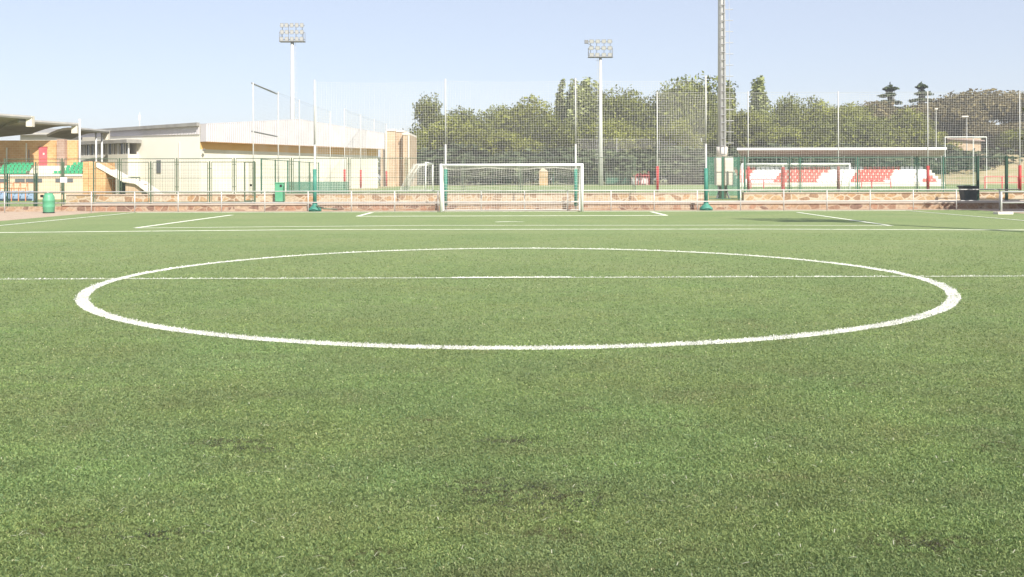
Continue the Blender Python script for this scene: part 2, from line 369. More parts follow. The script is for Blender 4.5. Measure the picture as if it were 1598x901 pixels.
# ------------------------------------------------------------------ turf fibres
def noise2(x, y, seed, f):
    """cheap smooth value noise"""
    r = np.random.default_rng(seed); T = r.random((257, 257)); X = x * f + 1000; Y = y * f + 1000
    xi = np.floor(X).astype(int); yi = np.floor(Y).astype(int); fx = X - xi; fy = Y - yi
    fx = fx*fx*(3-2*fx); fy = fy*fy*(3-2*fy); a = T[xi % 256, yi % 256]; b_ = T[(xi+1) % 256, yi % 256]; c = T[xi % 256, (yi+1) % 256]; d = T[(xi+1) % 256, (yi+1) % 256]
    return (a*(1-fx)+b_*fx)*(1-fy) + (c*(1-fx)+d*fx)*fy
def blades(n):
    # denser close to where people look from, thinning out into the distance
    inv = rng.uniform(1/26, 1/3.1, n); D = 1 / inv
    X = rng.uniform(-1, 1, n) * (D * .60 + .5)
    keep = (np.abs(X) < 17)
    X, D = X[keep], D[keep]
    pat = .55*noise2(X, D, 1, .9) + .3*noise2(X, D, 2, 3.1) + .15*noise2(X, D, 3, 9)
    # worn spots where the rubber infill shows
    worn = np.zeros_like(X)
    for px, py, s in ((840,778,.20),(790,690,.11),(350,692,.12),(905,640,.09),(90,825,.12),(1080,668,.08),(1560,700,.1),(240,840,.1),(1440,850,.16),(560,870,.12),(745,760,.1),(660,655,.1),(1350,600,.12),(420,700,.1),(860,835,.1)):
        g = ground(px, py); worn += np.exp(-(((X-g.x)/(s*1.9))**2 + ((D-g.y)/s)**2))
    worn = np.clip(worn*1.3 - .15, 0, 1) * np.clip((.5*noise2(X, D, 8, 16) + .5*noise2(X, D, 9, 38) - .42)*5, 0, 1)
    keep = rng.random(len(X)) > np.clip(worn*.35 + (pat < .33)*.1, 0, .5)
    X, D, pat, worn = X[keep], D[keep], pat[keep], worn[keep]
    n = len(X)
    # which fibres are white: those of the circle and of the lines
    rr = np.hypot(X, D - CY) + (noise2(X, D, 5, 30) - .5)*.03
    white = (np.abs(rr - CR) < .078)
    hl = (np.abs(D - CY - .03*(noise2(X, D, 31, .4) - .5)) < .030) & (rng.random(n) < .5 + .5*noise2(X, D, 32, 1.3))
    cm = (np.abs(D - CY) < .068) & (X > gx(705, CY)) & (X < gx(890, CY))
    # a few missing seams on the circle
    ang = np.arctan2(D - CY, X)
    seam = np.zeros(n, bool)
    for g_ in GAPS: seam |= np.abs(ang - g_) < (.0012 if abs(g_ + math.pi/2) < .6 else .004)
    white = (white & ~seam) | cm; wh = white | hl
    ln = rng.uniform(.008, .017, n) * (1 - .35*np.clip(worn, 0, 1)); ln[wh] *= 1.6; ln[wh & (D > 12)] *= 1.25
    wd = np.clip(.00078 * D, .0023, .012) * rng.uniform(.6, 1.3, n)
    az = rng.uniform(0, 2*math.pi, n) + 1.2*noise2(X, D, 6, 2)*2; lean = .35 + rng.beta(2.4, 1.3, n) * 1.1
    lean[wh] *= .8
    tip = np.stack([np.cos(az)*np.sin(lean), np.sin(az)*np.sin(lean), np.cos(lean)], 1) * ln[:, None]
    # side vector perpendicular to the fibre
    saz = rng.uniform(0, 2*math.pi, n); side = np.stack([np.cos(saz), np.sin(saz), rng.uniform(-.3,.3,n)], 1) * (wd/2)[:, None]
    base = np.stack([X, D, rng.uniform(-.002, .006, n)], 1)
    mid = base + tip*.55 + np.array([0, 0, .002]); top = base + tip
    co = np.stack([base - side*.8, base + side*.8, mid + side, top, mid - side], 1)
    t = rng.random(n)
    c = np.empty((n, 3))
    g1 = np.array([.166,.232,.085]); g2_ = np.array([.234,.298,.116]); gb = np.array([.105,.172,.072]); yl = np.array([.28,.325,.12]); br = np.array([.15,.115,.065])
    c[:] = g1 + (g2_ - g1) * t[:, None]
    s = rng.random(n)
    c[s < .2] = gb; c[(s > .22) & (s < .27)] = yl; c[(s > .30) & (s < .308)] = (.48,.47,.28)
    m1 = noise2(X*.8, D*1.6, 21, 2.2); m2 = noise2(X*.7, D*1.8, 22, 7.5)
    c *= (.66 + .34*pat + .18*m1 + .20*m2)[:, None] * (1 + (m1 - .5)[:, None]*np.array([-.02, .05, -.10]))
    bn = np.clip((noise2(X, D*1.3, 23, 3.3) - .68)*4, 0, 1)[:, None]*.32*(rng.random(n) < .6)[:, None]; c = c*(1 - bn) + np.array([.21,.17,.10])*bn
    blue = noise2(X, D, 11, 1.4)[:, None]; c *= 1 + (blue - .5)*np.array([-.10, .03, .05])
    wr = np.clip(worn, 0, 1)[:, None]*.9 * (rng.random(n) < .75)[:, None]; c = c*(1-wr) + br*wr*.45
    wc = np.array([.82,.82,.76]); dirty = np.clip((noise2(X, D, 13, 5) - .25)*1.5, 0, 1)
    k = white; c[k] = wc * (.70 + .3*dirty[k])[:, None] * rng.uniform(.8, 1.05, k.sum())[:, None]
    c[hl & ~white] = wc * .8
    return co, c
co, c = blades(1700000)
tag(fast_mesh('turf_fibres', co, 5, M['blade'], None, c), 'short artificial turf fibres of the pitch around the white centre circle', 'artificial grass', kind='stuff')
# black rubber crumb lying open in the worn spots
cr = []
for px, py, s in ((840,778,.24),(800,762,.13),(350,692,.09),(385,702,.09),(790,690,.09),(1450,850,.07),(860,790,.13),(240,840,.07)):
    g = ground(px, py); k = int(6500*s); X = g.x + rng.normal(size=k)*s*1.5; D = g.y + rng.normal(size=k)*s*.62
    q = .5*noise2(X, D*1.8, 8, 14) + .5*noise2(X, D, 9, 33); ok = q > .54; cr.append(np.stack([X[ok], D[ok], rng.uniform(.008, .019, ok.sum())], 1))
cr = np.concatenate(cr); k = len(cr); a_ = rng.uniform(0, 6.28, k); r_ = rng.uniform(.002, .0048, k)
co = np.stack([cr + np.stack([np.cos(a_ + j*1.5708)*r_, np.sin(a_ + j*1.5708)*r_, rng.uniform(-.002, .002, k)], 1) for j in range(4)], 1)
tag(fast_mesh('rubber_crumb', co, 4, M['blade'], None, np.array([.045,.045,.035]) * rng.uniform(.6, 1.6, (k, 1))), 'dark rubber crumb showing in worn spots of the turf', 'rubber crumb', kind='stuff')
# pale loose straws lying on the turf
n = 420; inv = rng.uniform(1/24, 1/3.6, n); D = 1/inv; X = rng.uniform(-1, 1, n)*(D*.56)
az = rng.uniform(0, math.pi, n)*.5 + rng.choice([0, 2.4], n); ln = rng.uniform(.02, .06, n); wd = rng.uniform(.002, .005, n)
d = np.stack([np.cos(az), np.sin(az), 0*az], 1); s_ = np.stack([-np.sin(az), np.cos(az), 0*az], 1)*wd[:, None]
b0 = np.stack([X, D, rng.uniform(.022, .030, n)], 1); m0 = b0 + d*ln[:, None]*.5 + np.array([0,0,.006]) + s_*2; e0 = b0 + d*ln[:, None]
co = np.stack([b0 - s_/2, m0 - s_/2, e0, m0 + s_/2, b0 + s_/2], 1)
tag(fast_mesh('dry_straw', co, 5, M['blade'], None, np.tile(np.array([.50,.50,.36]), (n, 1)) * rng.uniform(.7, 1.15, (n, 1))), 'pale loose straws scattered over the green turf', 'straw', kind='stuff')

# ------------------------------------------------------------------ stone walls
WY = 44.8
t = thing('stone_wall', 'low reddish rubble wall with pale coping running along the edge of the pitch behind the goal', 'wall', (0, WY, 0))
MB().box(XP, 60, WY, WY + .35, LOW, .235).build('masonry', M['stone_low'], t)
MB().box(XP, 60, WY - .05, WY + .36, .235, UP - .012).build('coping', M['coping'], t, bevel=.01)
b = MB(); b.box(-50, XP - .01, WY - .05, WY + .3, LOW, .20)
tag(b.build('stone_wall', M['stone_low']), 'lowest stretch of stone wall at the far left beyond the green barrel bin', 'wall')
t = thing('stone_wall', 'second tan rubble wall carrying the green mesh fence behind the path', 'wall', (0, 49.3, UP))
XG0, XG1 = gx(1106, 49.3), gx(1161, 49.3)
for x0, x1 in ((gx(104, 49.3), XG0), (XG1, 60)):
    MB().box(x0, x1, 49.3, 49.69, LOW, .64).build('masonry', M['stone_high'], t)
    MB().box(x0, x1, 49.26, 49.72, .64, .69).build('coping', M['coping'], t)

# ------------------------------------------------------------------ railing along the pitch
RY = 43.25; RT, RL = .90, .40
P0 = at(751, 300, RY).x; SP = at(818.5, 300, RY).x - P0
t = thing('metal_railing', 'long galvanised two-bar railing along the end of the pitch in front of the stone wall', 'railing', (0, RY, 0))
xs = [P0 + i*SP for i in range(-12, 13)]
xs = [x for x in xs if gx(-30, RY) < x < gx(1562, RY)]
for z, nm in ((RT, 'top_rail'), (RL, 'lower_rail')):
    MB().tube([(gx(-60, RY), RY, z), (xs[-1] + .9, RY, z)], .023, 8).build(nm, M['rail'], t, smooth=True)
for x in xs: MB().tube([(x, RY, -.03), (x, RY, RT)], .024, 8).build('post', M['rail'], t, smooth=True)

# right side barrier frame
p = at(1564, 336, 38.0)
t = thing('barrier_frame', 'white tubular barrier frame on a block foot at the right edge of the pitch', 'barrier', (p.x, 38, 0))
zt, zm, zb = gz(299.5, 38, 1580), gz(316.5, 38, 1580), gz(331, 38, 1580)
for x in (p.x, p.x + 4.2): MB().tube([(x, 38, .02), (x, 38, zt)], .035, 8).build('post', M['rail'], t, smooth=True)
MB().tube([(p.x + .16, 38.35, .0), (p.x + .16, 38.35, zt)], .028, 8).build('post', M['rail'], t, smooth=True)
for z, nm in ((zt, 'top_rail'), (zm, 'middle_rail'), (zb, 'bottom_rail')):
    MB().tube([(p.x, 38, z), (p.x + 4.2, 38, z)], .032 if z != zb else .02, 8).build(nm, M['rail'], t, smooth=True)
MB().box(p.x - .2, p.x + .4, 37.85, 38.25, -.01, .09).build('foot', M['conc'], t, bevel=.01)

# ------------------------------------------------------------------ nets
def net_panel(b, A, B, z0, z1, sp, r, sag=.06, seed=0, spv=None):
    """a hanging net between two points: cords both ways, uneven like real netting"""
    A = Vector(A); B = Vector(B); W = (B - A).length; d = (B - A) / W; nrm = Vector((-d.y, d.x, 0)); rd = random.Random(seed)
    nv = int(W / sp); nh = int((z1 - z0) / (spv or sp)); ph = rd.uniform(0, 6)
    def P(s, h):
        x = s * W; z = z0 + h * (z1 - z0)
        bow = sag * math.sin(math.pi * h) * math.sin(math.pi * s) * (1 + .5*math.sin(s*7 + ph))
        dz = -.5 * sag * math.sin(math.pi * s) * (h ** 2) + .02*math.sin(x*2.1 + h*5 + ph)*(1-h)*h
        q = A + d * (x + .03*math.sin(h*6 + x*1.3 + ph)) + nrm * bow
        return Vector((q.x, q.y, z + dz))
    kz = max(3, int((z1 - z0) / 1.2)); kx = max(4, int(W / 1.2))
    for i in range(nv + 1): b.tube([P(i/nv, j/kz) for j in range(kz + 1)], r, 3, cap=False)
    for j in range(nh + 1): b.tube([P(i/kx, j/nh) for i in range(kx + 1)], r * (1.6 if j == nh else 1), 3, cap=False)

# near ball stop net behind the goal
NY = 43.9
t = thing('ball_stop_net', 'tall white net on four poles with green padded feet right behind the near goal', 'net', (0, NY, 0))
xp = [gx(491.5, NY), gx(695.5, NY), gx(898.5, NY), gx(1102, NY)]
tops = [gz(125, NY, 491), gz(123.5, NY, 694), gz(122.5, NY, 898), gz(118, NY, 1101)]
for i, x in enumerate(xp):
    pl = MB(); pl.tube([(x, NY, 0), (x, NY, 3.0)], .046, 10); pl.tube([(x, NY, 3.0), (x, NY, tops[i])], .038, 10)
    pl.build('pole', M['pole'], t, smooth=True)
    MB().tube([(x, NY, .2), (x, NY, gz(263.5, NY))], .085 if i in (0, 3) else .08, 14).build('padding', M['teal'], t, smooth=True)
    if i in (0, 3):
        MB().lathe((x, NY, -.02), [(.30, 0), (.30, .10), (.20, .20), (.12, .28), (.10, .42)], 18).build('foot', M['teal'], t, smooth=True)
nb = MB()
for i in range(3): net_panel(nb, (xp[i], NY, 0), (xp[i+1], NY, 0), .12, min(tops[i], tops[i+1]) - .1, .11, .0029, .12, i)
nb.build('net', M['white_net'], t)
MB().tube([(xp[0], NY - .05, .25), (xp[0] + .5, NY - .5, .12), (xp[0] + 1.1, NY - .5, .08)], .03, 6).build('strut', M['fence_olive'], t)

# side wing of the same enclosure on the right, a taller net standing back from the wall
def pad_net(label, pts, z0, ztop, pads, sp, r, group=None, padtop=1.95, pole_r=.042, cord='white_net'):
    t = thing('ball_stop_net', label, 'net', (pts[0][0], pts[0][1], z0), group)
    for i, (x, y) in enumerate(pts):
        MB().tube([(x, y, z0 - .02), (x, y, ztop)], pole_r, 8).build('pole', M['pole'], t, smooth=True)
        if pads[i]: MB().tube([(x, y, z0 + .15), (x, y, z0 + padtop)], pole_r + .065, 12).build('padding', M[pads[i]], t, smooth=True)
    for i in range(len(pts) - 1):
        nb = MB(); net_panel(nb, (*pts[i], 0), (*pts[i+1], 0), z0 + .1, ztop - .15, sp, r, .18, i + 11); nb.build('net', M[cord], t)
        MB().tube([(*pts[i], ztop - .08), (*pts[i+1], ztop - .08)], .010, 5).build('top_cable', M['pole'], t)
    return t
D = 70
pad_net('long tall net on white poles with red padded feet on the far pitch, right', [(gx(p, D), D) for p in (1026, 1168, 1309, 1449, 1593, 1737)], UP, gz(142.5, D, 1309), ['red_pad', 'red_pad', 'maroon_shade_and_lintel', 'red_pad', 'red_pad', 'red_pad'], .17, .0042)
pad_net('low grey net at the far end of the second pitch behind the right floodlight', [(gx(p, 148), 148) for p in (899, 963, 1029, 1095)], UP, gz(216, 148, 963), ['red_pad'] * 4, .3, .009)
# receding side nets on the left
lx = -16.9
ys = [63.6, 70.5, 77.6, 84.2, 91.0]
pad_net('receding net along the left side of the far pitch with bare tall poles', [(lx, y) for y in ys], UP, 7.75, [None]*5, .24, .0028, cord='grey_net')
pad_net('second receding net on the left, its poles padded red at the foot', [(gx(p, D_), D_) for p, D_ in ((538, 90), (563, 98.5), (584, 107), (603, 115))], UP, 7.9, ['red_pad']*4, .3, .004, cord='grey_net')
# bars of the first bay
t = thing('goal_like_frame', 'two slanting dark bars braced between the first two tall poles at the left', 'frame', (lx - .1, ys[0], UP))
for z0_, z1_ in ((7.72, 7.6), (4.55, 4.5)): MB().tube([(lx - .1, ys[0], z0_), (lx - .1, ys[1], z1_)], .05, 6).build('crossbar', M['lamp_body'], t)

# ------------------------------------------------------------------ goals
def goal(label, c, yaw, W, Hh, depth, base, net_sp=.12, net_r=.0035, pr=.06, group='white football goals'):
    t = thing('football_goal', label, 'goal', (c[0], c[1], base), group)
    d = Vector((math.cos(yaw), math.sin(yaw), 0)); nn = Vector((-math.sin(yaw), math.cos(yaw), 0)); o = Vector((c[0], c[1], base))
    def P(s, k, z): return o + d * s + nn * k + Vector((0, 0, z))
    for s in (-1, 1): MB().tube([P(s*(W/2+pr), 0, -.02), P(s*(W/2+pr), 0, Hh + 2*pr)], pr, 12).build('post', M['white_paint'], t, smooth=True)
    MB().tube([P(-W/2 - pr, 0, Hh + pr), P(W/2 + pr, 0, Hh + pr)], pr, 12).build('crossbar', M['white_paint'], t, smooth=True)
    for s in (-1, 1): MB().tube([P(s*(W/2), 0, Hh), P(s*(W/2), depth*.45, Hh - .05), P(s*W/2, depth, .05), P(s*W/2, 0, .05)], .02, 6).build('net_support', M['galv'], t)
    MB().tube([P(-W/2, depth, .05), P(W/2, depth, .05)], .02, 6).build('ground_bar', M['galv'], t)
    nb = MB(); nv = int(W / net_sp); prof = [(0, Hh), (depth*.45, Hh - .08), (depth*.62, Hh*.72), (depth*.85, Hh*.32), (depth, .06)]
    def PP(s, u):
        u = u * (len(prof) - 1); i = min(int(u), len(prof) - 2); f = u - i
        k = prof[i][0]*(1-f) + prof[i+1][0]*f; z = prof[i][1]*(1-f) + prof[i+1][1]*f
        z += -.05 * math.sin(s*14)*math.sin(u) - .04*math.sin(math.pi*((s*6) % 1))*(1 if u < 1 else .4)
        return P((s-.5)*W + .02*math.sin(u*5+s*20), k, max(.03, z))
    for i in range(nv + 1): nb.tube([PP(i/nv, j/8) for j in range(9)], net_r, 3, cap=False)
    nh = int((depth*.45 + Hh*1.05) / net_sp)
    for j in range(nh + 1): nb.tube([PP(i/16, j/nh) for i in range(17)], net_r, 3, cap=False)
    for s in (-1, 1):
        for j in range(1, int(Hh/net_sp)):
            z = j*net_sp; k = depth*(1 - .55*z/Hh); nb.tube([P(s*W/2, 0, z), P(s*W/2, k, z)], net_r, 3, cap=False)
        for j in range(1, int(depth/net_sp)):
            k = j*net_sp; zz = Hh if k < depth*.45 else Hh*(depth - k)/(depth*.55); nb.tube([P(s*W/2, k, .03), P(s*W/2, k, zz)], net_r, 3, cap=False)
    nb.build('net', M['white_net'], t)
    return t
gc = (at(688.5, 331, GD).x + at(908.5, 331, GD).x) / 2; gw = at(908.5, 331, GD).x - at(688.5, 331, GD).x - .12
goal('nearest white goal with a sagging white net at the end of the pitch', (gc, GD), 0, gw, 1.97, 1.05, 0, .11, .0042, .06)
goal('wide white goal in front of the red and white seats', (gx(1242.5, 67), 67), 0, 7.32, gz(255, 67, 1240) - UP - .12, 1.8, UP, .16, .004)
goal('small faraway white goal between the near net and the tall mast', (gx(1057, 144), 144), 0, 7.2, gz(266, 144, 1057) - UP - .12, 1.8, UP, .3, .005)
goal('white goal seen from its side left of the nearest goal', (gx(670, 84), 84), R(90), 7.32, 2.35, 2.2, UP, .2, .006)
# the tall thin frame on the right
t = thing('tall_frame', 'tall thin white pole frame standing before the brick shed on the right slope', 'frame', (gx(1508, 90), 90, UP))
a, c_ = gx(1476, 90), gx(1541, 90); zt = gz(214, 90, 1500)
for x, y in ((a, 90), (c_, 90), (c_ - .28, 92)): MB().tube([(x, y, UP - .02), (x, y, zt)], .032, 8).build('post', M['white_paint'], t)
MB().tube([(a, 90, zt), (c_, 90, zt)], .032, 8).build('crossbar', M['white_paint'], t)
MB().tube([(c_, 90, zt - .02), (c_ - .28, 92, zt - .02)], .032, 8).build('crossbar', M['white_paint'], t)

# ------------------------------------------------------------------ mesh fences
def mesh_fence(label, pts, z0, z1, mat, post_r=.028, frame=.10, mesh=True, screen_to=None, hstep=.2, vstep=.1, wr=.0028, mids=(), dark=None, group=None, cat='fence'):
    """posts at pts; between them framed wire panels that stop short of the posts"""
    t = thing('mesh_fence', label, cat, (pts[0][0], pts[0][1], z0), group)
    for i, (x, y) in enumerate(pts):
        mm_ = dark if (dark and i % 3 == 1) else mat
        MB().box(x - post_r, x + post_r, y - post_r, y + post_r, z0 - .02, z1 + .04).build('post', mm_, t)
    for i in range(len(pts) - 1):
        A = Vector((*pts[i], 0)); B = Vector((*pts[i+1], 0)); d = (B - A).normalized(); A2 = A + d*frame; B2 = B - d*frame
        zb = z0 + .06; fr = MB()
        for z in (zb, z1): fr.tube([(A2.x, A2.y, z), (B2.x, B2.y, z)], .020, 5)
        for z in mids: fr.tube([(A2.x, A2.y, z), (B2.x, B2.y, z)], .010, 4)
        for q in (A2, B2): fr.tube([(q.x, q.y, zb), (q.x, q.y, z1)], .017, 5)
        for z in (zb + .3, z1 - .3):
            fr.tube([(A.x, A.y, z), (A2.x, A2.y, z)], .012, 4); fr.tube([(B.x, B.y, z), (B2.x, B2.y, z)], .012, 4)
        f = fr.build('panel', mat, t)
        if mesh:
            mb = MB(); W = (B2 - A2).length; n = max(2, int(W / vstep))
            for k in range(1, n):
                q = A2 + d * (W*k/n); mb.tube([(q.x, q.y, zb), (q.x, q.y, z1)], wr, 3, cap=False)
            for k in range(1, int((z1 - zb) / hstep)):
                z = zb + k*hstep; mb.tube([(A2.x, A2.y, z), (B2.x, B2.y, z)], wr, 3, cap=False)
            mb.build('wire_mesh', mat, f)
    return t
FA = 49.5; za = gz(247, FA, 640)
stepA = 89.3
pxs = [276.6 + stepA*i for i in range(-3, 9)]
mesh_fence('long green mesh fence on the second wall, left of and behind the near goal', [(gx(p, FA), FA) for p in pxs], .69, za, M['fence_olive'], mids=(gz(277, FA),), vstep=.12, hstep=.2, wr=.0032)
FB = 46.2; zbT = gz(253.5, FB, 200)
pxs = [236 + 91.6*i for i in range(-2, 3)]
mesh_fence('lower front green fence standing on the path at the left, up to the slender gate', [(gx(p, FB), FB) for p in [147, 236, 327.5, 397]], UP, zbT, M['fence_olive'], vstep=.15, hstep=.25, wr=.003)
mesh_fence('dark fence stretch at the far left carrying the blank white sign', [(gx(p, FB), FB) for p in (-30, 13, 58)], LOW, gz(270, FB), M['fence_dark'], vstep=.2, hstep=.4, wr=.002)
mesh_fence('green fence stretch between the barrel bin and the left edge seats', [(gx(p, 47.5), 47.5) for p in (-35, 57, 100)], LOW, gz(252.5, 47.5), M['fence_olive'], vstep=.25, hstep=.5, wr=.002)
mesh_fence('green fence running away from the wall beside the second bin', [(-12.85 + .02*i, 49.8 + 2.9*i) for i in range(6)], UP, za - .03, M['fence'], vstep=.2, hstep=.4, dark=M['fence_olive'])
# slender gate
t = thing('mesh_gate', 'slender green gate left of the receding fence, with a latch', 'gate', (gx(379, FB), FB + .3, UP))
x0, x1 = gx(379.5, FB), gx(396, FB); b = MB()
for x in (x0, x1): b.tube([(x, FB + .3, UP), (x, FB + .3, gz(252, FB))], .03, 6)
for z in (UP + .1, gz(252, FB)): b.tube([(x0, FB + .3, z), (x1, FB + .3, z)], .03, 6)
b.tube([((x0+x1)/2, FB + .3, UP + .1), ((x0+x1)/2, FB + .3, gz(252, FB))], .015, 5)
b.build('gate_frame', M['fence_olive'], t)
MB().box((x0+x1)/2, (x0+x1)/2 + .12, FB + .24, FB + .3, 1.1, 1.2).build('latch', M['black'], t)
# right part of the fence
pr_ = [1163, 1232, 1249, 1339, 1432, 1473, 1526]
mesh_fence('green mesh fence on the second wall in front of the red and white seats', [(gx(p, FA), FA) for p in pr_], .69, gz(246, FA, 1300), M['fence'], vstep=.08, hstep=.16, wr=.0042, dark=M['fence_dark'])
mesh_fence('green mesh fence panels around the electrical cabinets of the tall mast', [(gx(p, 50.4), 50.4) for p in (1104, 1128, 1153, 1163)], UP, gz(246, 50.4, 1130), M['fence'], frame=.05, vstep=.07, hstep=.2, wr=.003)
D = 47.2
mesh_fence('nearest dark green fence frame at the right edge beside the grey bin', [(gx(p, D), D) for p in (1527, 1572, 1640)], UP, gz(245.5, D, 1560), M['fence_dark'], post_r=.055, frame=.02, mesh=False)
# far fence round the second pitch
mesh_fence('distant green fence closing the far pitch before the trees', [(-16 + 4.5*i, 143.5) for i in range(24)], UP, 3.3, M['fence'], vstep=.3, hstep=.4, wr=.012, frame=.05)

# green windscreen on the receding fence
def screen(label, A, B, z0, z1, m):
    b = MB(); A = Vector(A); B = Vector(B); d = (B-A).normalized(); n = Vector((-d.y, d.x))*.012; k = 12
    for i in range(k):
        for s in (0,):
            p = A + (B-A)*(i/k); q = A + (B-A)*((i+1)/k); w1 = .03*math.sin(i*1.7); w2 = .03*math.sin((i+1)*1.7)
            b.poly([(p.x+n.x*w1*40, p.y+w1, z0), (q.x+n.x*w2*40, q.y+w2, z0), (q.x+n.x*w2*40, q.y+w2, z1), (p.x+n.x*w1*40, p.y+w1, z1)], [(0,1,2,3)])
    o = b.build('windscreen', m); o.modifiers.new('thick', 'SOLIDIFY').thickness = .01
    return tag(o, label, 'windscreen')
ms = newmat('green_mesh_fabric', (.07,.22,.15), .8); bs = ms.node_tree.nodes['Principled BSDF']; bs.inputs['Alpha'].default_value = .55
M['screen'] = ms
screen('green fabric windscreen tied low behind the left padded pole', (gx(447, 52), 52), (gx(545, 52), 52), gz(303, 52), gz(283, 52), ms)
ms2 = newmat('pale_green_fabric', (.10,.25,.18), .8); ms2.node_tree.nodes['Principled BSDF'].inputs['Alpha'].default_value = .35
screen('pale green fabric screen on the fence behind the electrical cabinets', (gx(1106, 56), 56), (gx(1152, 56), 56), UP + .1, gz(247, 56), ms2)

# blank sign
p = at(100.5, 281, FB - .08)
b = MB(); b.box(p.x - .16, p.x + .16, FB - .10, FB - .08, p.z - .12, p.z + .12); tag(b.build('sign', M['seat_white'], bevel=.004), 'small blank white sign hung on the fence between the green barrel and the stairs', 'sign')
MBs = MB(); MBs.tube([(p.x, FB - .06, LOW), (p.x, FB - .06, zbT)], .03, 6); tag(MBs.build('fence_post', M['fence_olive']), 'thin single post carrying the blank white sign', 'post')

# ------------------------------------------------------------------ bins
x = gx(78, 42.6)
t = thing('barrel_bin', 'mint green barrel bin with a black latch standing before the left railing', 'bin', (x, 42.55, 0))
zb, h = -.02, gz(301, 42.5) + .02
MB().lathe((x, 42.55, zb), [(.20, 0), (.235, .05), (.245, h*.30), (.255, h*.33), (.245, h*.36), (.25, h*.62), (.26, h*.65), (.25, h*.68), (.235, h*.86), (.20, h*.94), (.17, h)], 24).build('drum', M['bin'], t, smooth=True)
MB().lathe((x, 42.55, zb + h), [(.17, 0), (.175, .03), (.12, .04)], 20).build('lid', M['bin'], t)
MB().box(x - .24, x - .14, 42.27, 42.36, h - .17, h - .05).build('latch', M['black'], t)
MB().lathe((x, 42.55, zb - .001), [(.25, 0), (.25, .03), (.21, .06)], 20).build('base_ring', M['black'], t)
x = gx(437, 49.0)
t = thing('litter_bin', 'green square litter bin with a dark slot hanging by the second wall at the left', 'bin', (x, 49.0, UP))
z0, z1 = gz(304, 49), gz(285.5, 49)
MB().box(x - .22, x + .22, 48.85, 49.2, UP, z1).build('bin_body', M['bin'], t, bevel=.02)
MB().box(x - .235, x + .235, 48.83, 49.22, z1 + .002, z1 + .05).build('lid', M['bin'], t, bevel=.01)
MB().box(x + .03, x + .14, 48.835, 48.85, z1 - .18, z1 - .06).build('slot', M['black'], t)
x = gx(1512, 46.6)
t = thing('rubbish_bin', 'large dark grey tapered rubbish bin standing on the path at the right', 'bin', (x, 46.6, UP))
z0, z1 = UP, gz(292, 46.6, 1512)
b = MB(); q = [(-.31, -.28), (.31, -.28), (.31, .28), (-.31, .28)]; p = [(x + a*.86, 46.6 + c*.86, z0) for a, c in q] + [(x + a*1.12, 46.6 + c*1.12, z1) for a, c in q]
b.poly(p, [(0,3,2,1),(4,5,6,7),(0,1,5,4),(1,2,6,5),(2,3,7,6),(3,0,4,7)]); b.build('bin_body', M['grey_bin'], t, bevel=.02)
b = MB(); b.box(x - .40, x + .37, 46.24, 46.96, z1 + .002, z1 + .06); b.build('rim', M['grey_bin'], t, bevel=.015)
MB().tube([(x - .3, 47.0, z1 + .05), (x + .3, 47.0, z1 + .05)], .03, 8).build('handle', M['grey_bin'], t)

# ------------------------------------------------------------------ floodlights
def head(t, c, W, Hh, rows, lpr, seed):
    rd = random.Random(seed); x, y, z = c
    MB().box(x - W/2, x + W/2, y - .5, y + .5, z, z + .10).build('platform', M['lamp_body'], t)
    b = MB()
    for s in (-1, 1):
        for k in (-.45, .45): b.tube([(x + s*(W/2 - .05), y + k, z + .1), (x + s*(W/2 - .05), y + k, z + Hh*.55)], .03, 5)
    for r in range(rows):
        zz = z + .32 + r*(Hh - .5)/max(1, rows - 1)
        b.tube([(x - W/2, y, zz), (x + W/2, y, zz)], .045, 6)
    for s in (-.8, -.3, .3, .8): b.tube([(x + s*W/2, y, z + .1), (x + s*W/2, y, z + Hh)], .035, 5)
    b.build('lamp_rack', M['lamp_body'], t)
    for r in range(rows):
        zz = z + .32 + r*(Hh - .5)/max(1, rows - 1)
        for i in range(lpr):
            xx = x + (i - (lpr - 1)/2)*W/lpr + rd.uniform(-.04, .04); a = rd.choice([-1, 1, 1]) ; w_, h_ = W/lpr*.36, .25
            l = MB(); l.poly([(xx-w_, y-.30, zz-h_), (xx+w_, y-.30, zz-h_), (xx+w_, y-.38, zz+h_), (xx-w_, y-.38, zz+h_), (xx-w_*.55, y-.05, zz-h_*.5), (xx+w_*.55, y-.05, zz-h_*.5), (xx+w_*.55, y-.05, zz+h_*.6), (xx-w_*.55, y-.05, zz+h_*.6)],
                   [(4,5,6,7),(0,4,7,3),(1,2,6,5),(3,7,6,2),(0,1,5,4),(0,3,2,1)])
            lo = l.build('floodlight', M['lamp_body'], t)
            g = MB(); g.poly([(xx-w_*.85, y-.312, zz-h_*.8), (xx+w_*.85, y-.312, zz-h_*.8), (xx+w_*.85, y-.378, zz+h_*.85), (xx-w_*.85, y-.378, zz+h_*.85)], [(0,1,2,3)]); g.build('glass', M['lamp_glass'], lo)
def mast(label, x, y, z0, zt, r0, r1, W, Hh, rows, lpr, seed, side=1):
    t = thing('floodlight_mast', label, 'floodlight', (x, y, z0), 'floodlight masts')
    MB().tube([(x, y, z0 - .02), (x, y, (z0+zt)/2), (x, y, zt + .1)], r0, 14, r2=r1).build('mast', M['galv'], t, smooth=True)
    b = MB(); z = z0 + 3
    while z < zt - .3:
        rr = r0 + (r1 - r0)*(z - z0)/(zt - z0); b.tube([(x + side*rr*.9, y, z), (x + side*(rr + .42), y, z)], .018, 4); z += .6
    b.tube([(x + side*(r0+.2), y - .02, z0 + 3), (x + side*(r1 + .2), y - .02, zt)], .012, 4)
    b.build('climbing_rungs', M['galv'], t)
    head(t, (x, y, zt), W, Hh, rows, lpr, seed)
    return t
